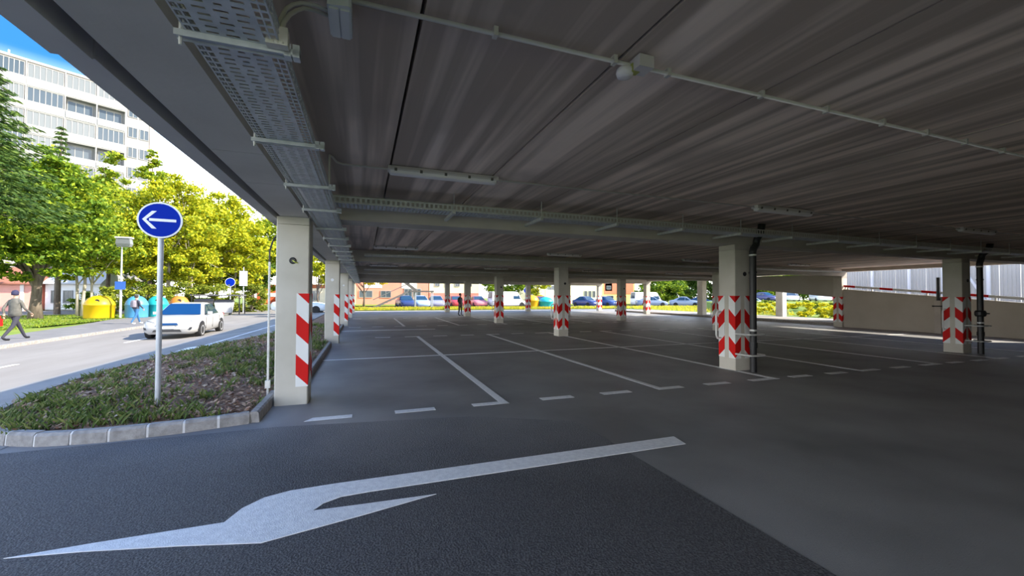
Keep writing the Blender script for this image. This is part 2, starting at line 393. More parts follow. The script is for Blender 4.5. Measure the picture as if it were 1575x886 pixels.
def kerb_block(x0, x1, y0, y1, t=.125):
    mb = MB(); mb.loft([[(x0, y0, -.04), (x0+.015, y0, t-.02), (x0+.03, y0, t), (x1-.03, y0, t), (x1-.012, y0, t-.02), (x1, y0, -.04)], [(x0, y1, -.04), (x0+.015, y1, t-.02), (x0+.03, y1, t), (x1-.03, y1, t), (x1-.012, y1, t-.02), (x1, y1, -.04)]])
    return mb.build('kerb_stone', M['kerb'], pl)
kerb_block(-1.24, -1.115, 5.47, 6.46); kerb_block(-1.24, -1.115, 6.47, 6.60)
yy = 6.62
while yy < 34:
    if not any(abs(yy + .35 - c) < .6 for c in (13.75, 21.15, 28.55)): kerb_block(-.97, -.85, yy, yy + .69)
    yy += .7
# soil surface
def inner_left(y):
    P = OUT[1:]
    lo = None
    for a, b in zip(OUT[5:], OUT[6:]):
        if a[1] <= y <= b[1]: return a[0] + (b[0]-a[0])*(y-a[1])/(b[1]-a[1]) + .1
    return -3.2
sb = MB(); ys = lin(5.36, 34, 120); cols_n = 14; pts = []
for y in ys:
    xr = -1.2 if y < 6.6 else -.95
    if y < 5.44:
        xl = -2.75 if y < 5.4 else -3.1
        xr = -1.8
    else: xl = inner_left(y)
    for i in range(cols_n):
        t = i / (cols_n - 1); x = xl + (xr - xl) * t
        h = .085 + .10 * math.sin(PI * t) * min(1, (y - 5.3) / 1.2) + R.uniform(-.012, .012)
        pts.append((x, y, h))
sb.v = pts; sb.f = [(j*cols_n+i, j*cols_n+i+1, (j+1)*cols_n+i+1, (j+1)*cols_n+i) for j in range(119) for i in range(cols_n-1)]; sb.m = [0]*len(sb.f)
soil = sb.build('soil_surface', M['soil'], pl)
def soil_h(x, y):
    xl = inner_left(y) if y > 5.44 else -3; xr = -1.2 if y < 6.6 else -.95
    t = min(max((x - xl) / (xr - xl), 0), 1); return .085 + .10 * math.sin(PI * t) * min(1, max(0, (y - 5.3) / 1.2))
def planter_pt(ymax):
    while True:
        y = 5.45 + (R.random() ** 1.6) * (ymax - 5.45); x = R.uniform(-4.3, -.98)
        if y > 5.5 and inner_left(y) + .03 < x < (-1.26 if y < 6.6 else -1.0): return x, y
V = []
for k in range(1500):
    x, y = planter_pt(20); 
    if math.sin(x*2.1 + y*1.3) + math.sin(x*5.3 - y*3.1) * .4 + R.uniform(-1.2, 1.2) < .05: continue
    h0 = soil_h(x, y); 
    for j in range(15):
        a = R.uniform(0, 2*PI); L = R.uniform(.05, .13); w = R.uniform(.004, .009); lean = R.uniform(.2, .9)
        bx, by = x + R.gauss(0, .05), y + R.gauss(0, .05)
        dx, dy = math.cos(a), math.sin(a); px, py = -dy*w, dx*w
        tx, ty, tz = bx + dx*L*lean, by + dy*L*lean, h0 + L*.9
        mx_, my_, mz_ = bx + dx*L*lean*.35, by + dy*L*lean*.35, h0 + L*.55
        V += [(bx-px, by-py, h0-.01), (bx+px, by+py, h0-.01), (mx_+px*.9, my_+py*.9, mz_), (tx, ty, tz)]
tag(stuff(quads_mesh('grass', V, M['grass'])), 'sparse green weeds and grass tufts on the planter soil', 'grass')
V = []
for k in range(11000):
    x, y = planter_pt(18); h = soil_h(x, y) + R.uniform(.005, .06); s = R.uniform(.012, .036)
    a = R.uniform(0, 2*PI); tl = R.uniform(-.6, .6); t2 = R.uniform(-.6, .6)
    for (u, v) in ((-1, 0), (0, -.6), (1, 0), (0, .6)):
        dx = s*(u*math.cos(a) - v*math.sin(a)); dy = s*(u*math.sin(a) + v*math.cos(a)); V.append((x+dx, y+dy, h + dx*tl + dy*t2))
tag(stuff(quads_mesh('fallen_leaves', V, M['dead'])), 'brown fallen leaves and bark chips scattered over the planter', 'leaves')
V = []
for k in range(5000):
    x = -16.0 - R.random()**1.5 * 14; y = R.uniform(21, 44)
    if R.random() < .3: x = R.uniform(-16, -13.7); y = R.uniform(12, 21.5)
    for j in range(3):
        a = R.uniform(0, 2*PI); L = R.uniform(.05, .11); dx, dy = math.cos(a)*.02, math.sin(a)*.02; h0 = -.28
        V += [(x-dx, y-dy, h0), (x+dx, y+dy, h0), (x+dx*.6+.02, y+dy*.6, h0+L*.7), (x + R.gauss(0, .04), y + R.gauss(0, .04), h0+L)]; x += R.gauss(0, .08); y += R.gauss(0, .08)
gm = leafmat('lawn blades', [(0.09, 0.18, 0.015), (0.19, 0.29, 0.02), (0.28, 0.32, 0.035)], .3)
tag(stuff(quads_mesh('lawn_grass', V, gm)), 'short bright green lawn grass beyond the pavement', 'grass')

# ------------------------------------------------------------------ garage shell
HC, ZC = 2.52, 2.87
KS = .959   # ceiling fittings keep their bearing from the lower slab soffit
XC = [-1.1, 6.75, 14.55, 22.22]
YC = [-1.25, 6.17, 13.52, 20.95, 28.35, 35.75]
top = struct(MB().box(-1.0, 22.9, -9, 36.4, 3.15, 3.40).build('ceiling', M['slab']))
bays = [(-8.8, -1.2)] + [(YC[i] + .42, YC[i+1] + .02) for i in range(5)]
for (ya, yb) in bays:
    x = .259 - 1.146
    while x < 22.6:
        x0, x1 = max(x, -.72), min(x + 1.146, 22.6)
        dz = R.uniform(0, .006)
        MB().box(x0 + .011, x1 - .011, ya + .005, yb - .005, ZC + dz, 3.145).build('slab_panel', M['slab'], top)
        x += 1.146
for k, y in enumerate(YC):
    b = struct(MB().box(-.72, 22.62, y, y + .43, HC + .0, 3.145).build('beam', M['beam']))
# edge beam on the street side: segments with open joints, then the facade panels
eb = struct(empty('beam_edge', (-.9, 0, HC)))
js = [-9, -3.2, 3.5, 4.42, 6.15, 13.5, 20.9, 28.3, 36.2]
for a, b in zip(js, js[1:]):
    MB().box(-.155, .185, a + .004, b - .004, 0, .82).build('beam_segment', M['edge'], eb)
fp = struct(empty('trim_facade', (-1.2, 0, HC)))
js = [-9, -3.0, 2.33, 8.2, 14.2, 20.2, 26.2, 32.2, 36.3]
for i, (a, b) in enumerate(zip(js, js[1:])):
    o = .012 if i == 1 else 0
    MB().extr([(-.07 - o, a + .008, -o), (.06, a + .008, -o), (.06, a + .008, .95), (-.07 - o, a + .008, .95)], (0, b - a - .016, 0)).build('facade_panel', M['facade'], fp)
    MB().box(.062, .134, a + .02, b - .03, .14, .9).build('gap_liner', M['dark_gap'], fp)
struct(MB().box(22.25, 22.6, -9, 6.0, 0, 3.14).build('light_blocker_right', M['wall']))  # unseen solid wall, added so the right side of the garage stays dark
struct(MB().box(3.2, 22.2, -1.25, -1.05, 0, ZC).build('light_blocker_back', M['wall']))  # added out of view to block light and darken the right foreground
struct(MB().box(22.25, 22.62, 6.6, 36.2, 2.72, 3.14).build('beam_right', M['beam']))
# sloping ramp: retaining wall, panel under the ramp, ramp slab
RZ = lambda y: 1.27 + .098 * (y - 7.35)
struct(MB().extr([(22.3, 6.0, 0), (22.3, 13.5, 0), (22.3, 13.5, RZ(13.5)), (22.3, 6.0, RZ(6.0))], (.14, 0, 0)).build('wall_ramp', M['wall']))
struct(MB().extr([(22.3, 13.95, 1.47), (22.3, 20.9, 2.16), (22.3, 20.9, 2.75), (22.3, 13.95, 2.60)], (.12, 0, 0)).build('wall_ramp_panel', M['wall']))
struct(MB().extr([(22.5, 6.0, RZ(6)-.3), (22.5, 21, RZ(21)-.45), (22.5, 21, RZ(21)-.25), (22.5, 6.0, RZ(6)-.1)], (3.4, 0, 0)).build('floor_ramp', M['edge']))
# white corrugated cladding on the outer side of the ramp
cl = struct(empty('wall_cladding', (26.0, 0, 0)))
for i in range(19):
    y0 = 4.0 + i * .62; b = MB(); pr = []
    for k in range(5):
        u = y0 + k * .124
        pr += [(0.0, u), (0.0, u + .05), (.03, u + .062), (.03, u + .112)]
    pr = pr + [(.05, y0 + .615), (.05, y0)]
    b.prism(pr, .6, 3.55).build('clad_panel', M['clad'], cl)
for i, y in enumerate((8.6, 9.8, 11.3, 12.6, 14.2)):
    MB().box(-.16, -.05, y, y + .10, .6, 3.6).build('clad_post', M['signw'], cl)
for (ya, yb) in ((8.7, 7.6), (9.9, 10.9)):
    MB().extr([(-.1, ya, 1.3), (-.1, ya + .09, 1.3), (-.1, yb + .09, 3.4), (-.1, yb, 3.4)], (.06, 0, 0)).build('clad_brace', M['signw'], cl)
# barrier rail along the ramp wall
br = tag(empty('barrier_rail', (22.35, 6.0, RZ(6))), 'white and red striped guard rail running up the sloping ramp wall', 'rail')
for i in range(15):
    y0 = i * .5
    MB().extr([(-.03, y0, .10 + .098*y0), (-.03, y0 + .5, .10 + .098*(y0+.5)), (-.03, y0 + .5, .20 + .098*(y0+.5)), (-.03, y0, .20 + .098*y0)], (.06, 0, 0)).build('rail_segment', M['red'] if i % 3 == 2 else M['white'], br)
for y0 in (.3, 2.3, 4.3, 6.3, 7.3): MB().box(0, .05, y0, y0 + .05, .098*y0 - .02, .15 + .098*y0).build('post', M['galv2'], br)

# ------------------------------------------------------------------ columns with striped corner guards
def clip(poly, a, b, c):   # keep a*x+b*y<=c
    out = []
    for i in range(len(poly)):
        p, q = poly[i], poly[(i+1) % len(poly)]
        fp_, fq = a*p[0]+b*p[1]-c, a*q[0]+b*q[1]-c
        if fp_ <= 0: out.append(p)
        if fp_ * fq < 0:
            t = fp_ / (fp_ - fq); out.append((p[0]+(q[0]-p[0])*t, p[1]+(q[1]-p[1])*t))
    return out
W = .40
def guard(corner, sx, sy):
    """two striped faces around a corner; corner at (cx,cy); faces run away from it in -sx and -sy"""
    b = MB(); cx, cy = corner; w = .148; z0, z1 = .24, 1.49; t = .004
    for face in (0, 1):
        rect = [(0, z0), (w, z0), (w, z1), (0, z1)]   # u=0 at corner, u=w inner
        k = -3
        while k < 6:
            zb = 1.49 - .135 + .0 - k * .275
            # band between lines z = zb + u*1.0 .. +.275 ; rises away from the corner
            p = clip(clip(rect, -1.0, 1, zb + .275), 1.0, -1, -zb)
            if len(p) >= 3:
                b.mi = 0 if k % 2 == 0 else 1
                if face == 0: P = [(cx - sx*u, cy + sy*t, z) for u, z in p]; d = (0, -sy*t*1.0, 0)
                else: P = [(cx + sx*t, cy - sy*u, z) for u, z in p]; d = (-sx*t*1.0, 0, 0)
                b.extr(P, d)
            k += 1
    return b
def column(x, y, label, name='concrete_column', edge=False, pipe=None, group=None, hoop=True, socket=True):
    c = tag(empty(name, (x, y, 0)), label, 'column', group, 'thing')
    MB().box(0, W, 0, W, 0, HC - .105, .012).build('shaft', M['column'], c)
    MB().box(.002, W - .002, .002, W - .002, HC - .10, HC - .002, .01).build('head', M['beam'] if not edge else M['column'], c)
    cs = [((W, 0), 1, -1), ((W, W), 1, 1)] if edge else [((0, 0), -1, -1), ((W, 0), 1, -1), ((0, W), -1, 1), ((W, W), 1, 1)]
    for k, (cc, sx, sy) in enumerate(cs): guard(cc, sx, sy).build('corner_guard', [M['red'], M['white']], c)
    if socket:
        s = MB().lathe([(.045, 0), (.045, -.006), (.036, -.010), (.03, -.004)], 14, (.20 if edge else .26, 0, 1.93), 'y').build('socket', M['black'] if y < 8 or not edge else M['signw'], c)
    if hoop and not edge:
        MB().tube([(-.0, .34, 1.16), (-.10, .34, 1.16), (-.13, .34, 1.10), (-.13, .34, .68), (-.10, .34, .62), (0, .34, .62)], .02, 8).build('guard_hoop', M['white'], c)
    if y < 8 and edge:
        MB().tube([(.2, -.012, 1.93), (.23, -.03, 1.91), (.26, -.01, 1.90)], .008, 6).build('cable_stub', mat('yellow green cable', (.5, .55, .1), rough=.5), c)
    return c
ordw = ['first', 'second', 'third', 'fourth']
roww = {1: 'front row', 2: 'second row', 3: 'third row', 4: 'fourth row', 5: 'rearmost row'}
XR = {1: (-1.1, 6.95, 14.93, None), 2: (-1.1, 6.70, 14.36, 22.22), 3: (-1.1, 6.69, 14.5, 22.22), 4: (-1.1, 6.74, 14.68, 22.15), 5: (-1.1, 6.72, 14.4, 22.15)}
lab = {(1, 0): 'pale square column at the planter corner with one red white striped strip', (1, 1): 'square column with chevron strips and black drainpipe, behind the white bay dashes',
       (1, 2): 'dim square column with chevron strips and black valved pipe, beside the ramp wall'}
for r in range(1, 6):
    for i, x in enumerate(XR[r]):
        if x is None: continue
        l = lab.get((r, i)) or ('pale striped column of the planter line, %s from the street entry' % roww[r] if i == 0 else
             ('chevron striped column where the ramp wall line stands, %s from the street entry' % roww[r] if i == 3 else
              'chevron striped column, %s back, %s inward from the planter line' % (roww[r], ordw[i - 1])))
        column(x, YC[r], l, edge=(i == 0), group=None, hoop=(i in (1, 2)), socket=(r < 4))

# drainpipes in front of two columns
def drainpipe(x, y, label, valve=False):
    d = tag(empty('drainpipe', (x, y, 0)), label, 'pipe')
    MB().tube([(0, 0, 0), (0, 0, 2.30)], .062, 14).build('pipe', M['black'], d, smooth=False)
    MB().tube([(0, 0, 2.30), (0, 0, 2.36), (.02, .0, 2.41), (.09, .0, 2.50), (.10, 0, 2.56), (.09, -.03, 2.62), (.03, -.14, 2.70), (.0, -.19, 2.80), (0, -.2, ZC)], .066, 12).build('offset_bend', M['black'], d, smooth=True)
    for z in (2.27, 1.93, .80):
        MB().lathe([(.072, 0), (.072, .035)], 14, (0, 0, z)).build('clamp', M['galv2'] if z != 1.93 else M['black'], d)
    MB().lathe([(.074, 0), (.074, .10)], 14, (0, 0, .48)).build('coupling', M['black'], d)
    for z in (.34, .74):
        MB().tube([(-.22, .21, z), (-.22, -.02, z), (-.19, -.11, z), (-.12, -.14, z), (.12, -.14, z), (.17, -.10, z), (.18, -.02, z), (.18, .21, z)], .018, 8).build('guard_hoop', M['galv2'], d)
    if valve:
        MB().lathe([(.09, 0), (.11, .04), (.11, .12), (.09, .16)], 14, (0, 0, .98)).build('valve_body', M['black'], d)
        MB().tube([(0, 0, 1.06), (.12, -.06, 1.06)], .03, 8).lathe([(.06, 0), (.06, .03)], 10, (.13, -.06, 1.045)).build('valve_wheel', M['black'], d)
    return d
drainpipe(7.17, 5.95, 'black plastic drainpipe with offset bend, in front of the chevron column by the bay dashes')
drainpipe(15.22, 5.95, 'black plastic drainpipe with a valve, in front of the column by the ramp wall', True)
wp = tag(empty('wall_pipe', (22.22, 9.9, 0)), 'dark riser pipe with boxed foot and handle on the ramp wall', 'pipe')
MB().tube([(0, 0, 1.35), (0, 0, 2.3)], .06, 10).build('pipe', M['black'], wp)
MB().box(-.08, .06, -.1, .1, 0, 1.35).build('pipe_casing', M['beam'], wp)
MB().tube([(-.06, -.17, 1.12), (-.06, .17, 1.12)], .03, 8).build('handle', M['black'], wp)

# thin conductor pipe beside the nearest column
cd = tag(empty('conductor_pipe', (-1.22, 6.42, 0)), 'thin galvanised conductor pipe beside the planter corner column', 'pipe')
MB().tube([(0, 0, .1), (0, 0, 1.92)], .014, 8).build('pipe', M['galv2'], cd)
MB().tube([(0, 0, 1.90), (0, 0, 2.08), (.03, .04, 2.22), (.09, .10, 2.36), (.1, .12, 2.50)], .011, 8).build('cable', M['black'], cd)
MB().box(-.03, .03, -.03, .03, .2, .3).build('foot_clip', M['galv2'], cd)

# ------------------------------------------------------------------ cable trays
def perforated(b, u0, u1, v0, v1, holes_fn, pitch, hole, P):
    """plate in u,v with slots; holes_fn(row)-> list of (ua,ub). P maps (u,v)->xyz"""
    v = v0; k = 0
    while v < v1 - 1e-6:
        va, vb = v, min(v + pitch - hole, v1)
        b.poly([P(u0, va), P(u1, va), P(u1, vb), P(u0, vb)])
        vc = min(v + pitch, v1); cur = u0
        for (a, c) in holes_fn(k):
            if a > cur + 1e-6: b.poly([P(cur, vb), P(a, vb), P(a, vc), P(cur, vc)])
            cur = c
        if cur < u1 - 1e-6: b.poly([P(cur, vb), P(u1, vb), P(u1, vc), P(cur, vc)])
        v += pitch; k += 1
    return b
def solid(o, t=.0025):
    md = o.modifiers.new('thickness', 'SOLIDIFY'); md.thickness = t; md.offset = 0
    return o
t1 = tag(empty('cable_tray', (-.47, 0, 2.44)), 'long perforated steel cable tray running under the street side edge beam', 'cable tray')
bands = lambda k: [(-.148, -.133), (-.124, -.109), (.109, .124), (.133, .148)]
b = MB(); perforated(b, -.155, -.10, 1.0, 14, lambda k: [(-.149, -.130), (-.124, -.106)] , .042, .030, lambda u, v: (u, v, 0))
perforated(b, .10, .155, 1.0, 14, lambda k: [(.106, .124), (.130, .149)], .042, .030, lambda u, v: (u, v, 0))
perforated(b, -.10, .10, 1.0, 14, lambda k: [(-.085, -.045), (-.022, .022), (.045, .085)] if k % 2 else [(-.078, -.04), (-.012, .012), (.04, .078)], .036, .013, lambda u, v: (u, v, 0))
solid(b.build('tray_base', M['galv'], t1))
MB().box(-.155, .155, 14, 36, 0, .002).build('tray_base', M['galv'], t1)
for s in (-1, 1):
    b = MB(); perforated(b, .0, .055, 1.0, 14, lambda k: [(.012, .024), (.034, .046)], .042, .026, lambda u, v: (s*.155, v, u)); solid(b.build('tray_side', M['galv'], t1))
    MB().box(s*.155 - .001, s*.155 + .001, 14, 36, 0, .055).build('tray_side', M['galv'], t1)
    MB().box(s*.155 - .008, s*.155 + .004, 1.0, 36, .055, .058).build('tray_lip', M['galv'], t1)
y = 1.82
sup = None
while y < 35.5:
    b = MB(); b.box(-.19, .22, -.016, .016, -.016, -.003); b.box(-.19, .22, -.020, -.014, -.024, .0); b.box(-.19, .22, .014, .020, -.024, .0); b.box(.195, .22, -.02, .02, -.03, .02); b.box(.165, .19, -.02, .02, -.03, .02)
    if sup is None:
        sup = b.build('support_strut', M['galv'], t1, (0, y, 0)); 
        rod = MB(); rod.tube([(-.175, 0, -.05), (-.175, 0, .10)], .006, 6); rod.tube([(-.172, 0, .0), (-.172, 0, .09)], .009, 6)
        rod = rod.build('threaded_rod', M['galv2'], t1, (0, y, 0))
    else:
        link('support_strut', sup.data, t1, (0, y, 0)); link('threaded_rod', rod.data, t1, (0, y, 0))
    y += 1.09
    if any(0 < y - c < .5 for c in YC): y += .3
t2 = tag(empty('cable_tray', (0, 5.72, 2.632)), 'perforated steel cable tray crossing the ceiling in front of the first beam', 'cable tray')
b = MB(); perforated(b, -.15, .15, -.62, 22.1, lambda k: [(-.125, -.06), (-.03, .03), (.06, .125)], .05, .02, lambda u, v: (v, u, 0)); solid(b.build('tray_base', M['galv'], t2))
for s in (-1, 1):
    b = MB(); perforated(b, .0, .085, -.62, 22.1, lambda k: [(.014, .072)], .062, .034, lambda u, v: (v, s*.15, u)); solid(b.build('tray_side', M['galv2'], t2))
    MB().box(-.62, 22.1, s*.15 - .008, s*.15 + .004, .085, .089).build('tray_lip', M['galv2'], t2)
for i in range(17):
    x = 1.15 + i * 1.31
    MB().box(x - .022, x + .022, -.20, .44, -.042, -.002).build('support_strut', M['galv2'], t2)
    MB().tube([(x, -.18, -.04), (x, -.18, ZC - 2.632)], .006, 6).build('threaded_rod', M['galv2'], t2)
for k, yb in ((2, 13.2), (3, 20.65)):
    t3 = tag(empty('cable_tray', (0, yb, 2.66)), 'steel cable tray hung before the %s crossbeam' % ordw[k - 1], 'cable tray')
    MB().box(.0, 21.8, -.13, .13, 0, .003).build('tray_base', M['galv2'], t3)
    for s in (-1, 1): MB().box(.0, 21.8, s*.13 - .0015, s*.13 + .0015, 0, .06).build('tray_side', M['galv2'], t3)
    for i in range(9): MB().tube([(1.2 + i*2.4, .10, 0), (1.2 + i*2.4, .10, ZC - 2.66)], .007, 6).build('threaded_rod', M['galv2'], t3)

# ------------------------------------------------------------------ conduits, lights, ceiling devices
def conduit(name, label, pts, r=.0125, clips=(), y=None):
    pts = [(a * KS, b * KS, 1.471 + (z_ - 1.471) * KS) for a, b, z_ in pts]; clips = [q * KS for q in clips]; y = y * KS if y else y
    c = tag(empty(name, pts[0]), label, 'conduit')
    o = Vector(pts[0])
    MB().tube([Vector(p) - o for p in pts], r, 8).build('pipe', M['conduit'], c, smooth=True)
    for x in clips:
        MB().box(x - .012, x + .012, y - .02, y + .02, pts[0][2] - .018, ZC + .005).build('clip', M['conduit'], c, tuple(-o))
    return c
cz = 2.902
conduit('ceiling_conduit', 'pale plastic conduit crossing the ceiling nearest the camera past the sensor', [(-.10, 2.115, cz), (22.0, 2.115, cz)], .012, [.66, 1.42, 1.82, 2.64, 3.32, 4.0, 4.6, 5.2, 5.85, 7, 9], 2.115)
conduit('ceiling_conduit', 'pale conduit joining the first row of ceiling lamps, bent down to the tray', [(-.335, 4.42, 2.50), (-.335, 4.43, 2.80), (-.335, 4.46, 2.87), (-.32, 4.6, cz), (-.29, 4.77, cz), (-.23, 4.82, cz), (22.0, 4.78, cz)], .0105)
conduit('ceiling_conduit', 'curved grey conduit from the tray up to the grey ceiling box', [(-.318, 1.83, 2.47), (-.330, 1.90, 2.56), (-.335, 1.97, 2.64), (-.333, 2.10, 2.76), (-.315, 2.17, 2.83), (-.290, 2.205, 2.87), (-.243, 2.235, 2.89), (-.17, 2.25, 2.885)], .009)
conduit('ceiling_conduit', 'second grey conduit curving beside the first into the grey box', [(-.336, 1.83, 2.47), (-.352, 1.93, 2.58), (-.362, 2.02, 2.67), (-.355, 2.13, 2.80), (-.335, 2.18, 2.86), (-.300, 2.20, 2.89), (-.24, 2.20, 2.895), (-.17, 2.21, 2.885)], .009)
conduit('ceiling_conduit', 'straight thin grey conduit rising from the tray strut to the ceiling', [(-.352, 1.83, 2.47), (-.375, 1.95, 2.60), (-.405, 2.09, 2.75), (-.43, 2.2, 2.88), (-.44, 2.24, 2.93)], .008)
hub = MB().box(-.045, .03, -.015, .025, 0, .07).build('cable_gland', M['conduit'], None, (-.315, 1.77, 2.425)); tag(hub, 'small beige gland where conduits leave the tray strut', 'fitting')
bx = tag(empty('ceiling_box', (-.117, 2.067, 2.755)), 'blue grey ribbed ceiling box beside the first conduit', 'box')
MB().prism([(-.05, -.11), (.04, -.125), (.05, -.115), (.05, .115), (.04, .125), (-.04, .125), (-.05, .115)], .0, .12).build('housing', M['greybox'], bx)
MB().box(-.042, -.004, -.10, .115, -.010, 0).build('cover_panel', M['greybox'], bx); MB().box(.004, .042, -.10, .115, -.010, 0).build('cover_panel', M['greybox'], bx)
sn = tag(empty('motion_sensor', (1.506, 1.976, ZC - .06)), 'white round motion sensor with a square junction box on the first conduit', 'sensor')
MB().box(-.035, .065, -.04, .06, -.015, .055).build('junction_box', M['lampw'], sn)
MB().box(-.039, .01, .02, .064, -.017, .03).build('label_plate', mat('yellow label', (.45, .46, .12), rough=.6), sn)
MB().lathe([(.012, 0), (.045, .005), (.052, .03), (.048, .05), (.03, .062), (.01, .064)], 18, (-.055, .075, -.035)).build('sensor_dome', M['diffuser'], sn, smooth=True)
def lamp_proto(label):
    l = tag(empty('ceiling_lamp', (0, 0, 0)), label, 'lamp', None)
    prof = [(-.055, .0), (.055, .0), (.06, .015), (.05, .05), (-.05, .05), (-.06, .015)]
    MB().extr([(0, y, z) for y, z in prof], (1.24, 0, 0)).build('housing', M['lampw'], l)
    rings = []
    for x, s in ((.012, .6), (.03, .95), (.06, 1), (1.18, 1), (1.21, .95), (1.228, .6)):
        rings.append([(x, -.052*s, 0), (x, -.045*s, -.028*s), (x, -.02*s, -.042*s), (x, .02*s, -.042*s), (x, .045*s, -.028*s), (x, .052*s, 0)])
    MB().loft(rings).build('diffuser', M['diffuser'], l)
    for k in range(5):
        for s in (-1, 1): MB().box(.08 + k*.27 - .014, .08 + k*.27 + .014, s*.058 - .006, s*.058 + .006, -.008, .022).build('clip', M['clipdark'], l)
    return l
LX = [.23, 5.59, 11.08, 16.6]
LY = [4.60, 8.25, 12.10, 15.6, 19.5, 22.9, 26.9, 30.3, 34.3]
lp = None
rown = ['nearest', 'second', 'third', 'fourth', 'fifth', 'sixth', 'seventh', 'eighth', 'ninth']
for j, y in enumerate(LY):
    for i, x in enumerate(LX):
        l = 'white linear lamp, %s lamp row, %s from the edge beam' % (rown[j], ordw[i])
        if lp is None: lp = lamp_proto(l); lp.location = (x, y, ZC - .052)
        else: copy_tree(lp, (x, y, ZC - .052), 0, l, 'linear ceiling lamps')
lp['group'] = 'linear ceiling lamps'

# ------------------------------------------------------------------ road sign
def arrow_sign(name, label, x, y, z0, H, rz, r=.215, arrow=True, pr=.028):
    s = tag(empty(name, (x, y, z0), rz), label, 'road sign')
    MB().tube([(0, 0, 0), (0, 0, H + r*.95)], pr, 14).build('pole', M['pole'], s, smooth=False)
    zc = H; yo = -pr - .018
    MB().lathe([(r, .0), (r, .012), (r - .004, .016), (.01, .016)][::-1] if False else [(r, 0), (r, .014)], 40, (0, yo, zc), 'y').build('disc', M['signw'], s)
    d = MB().lathe([(r*.915, -.003), (r*.915, .004)], 40, (0, yo, zc), 'y').build('blue_face', M['blue'], s)
    if arrow:
        b = MB(); w = .032*r/.215; k = r/.215
        b.extr([(-.10*k, yo - .006, zc - w/2), (.155*k, yo - .006, zc - w/2), (.155*k, yo - .006, zc + w/2), (-.10*k, yo - .006, zc + w/2)], (0, .003, 0))
        for sg in (1, -1):
            b.extr([(-.165*k, yo - .006, zc), (-.128*k, yo - .006, zc - sg*.0), (-.03*k, yo - .006, zc + sg*.105*k), (-.075*k, yo - .006, zc + sg*.105*k)], (0, .003, 0))
        b.build('arrow', M['signw'], s)
    for z in (-.08, .08): MB().box(-.05, .05, -pr - .006, pr + .004, zc + z - .012, zc + z + .012).build('clamp', M['galv2'], s)
    return s
arrow_sign('road_sign', 'round blue sign with white arrow on a steel pole in the planter', -2.30, 6.06, .12, 2.235, math.radians(6))

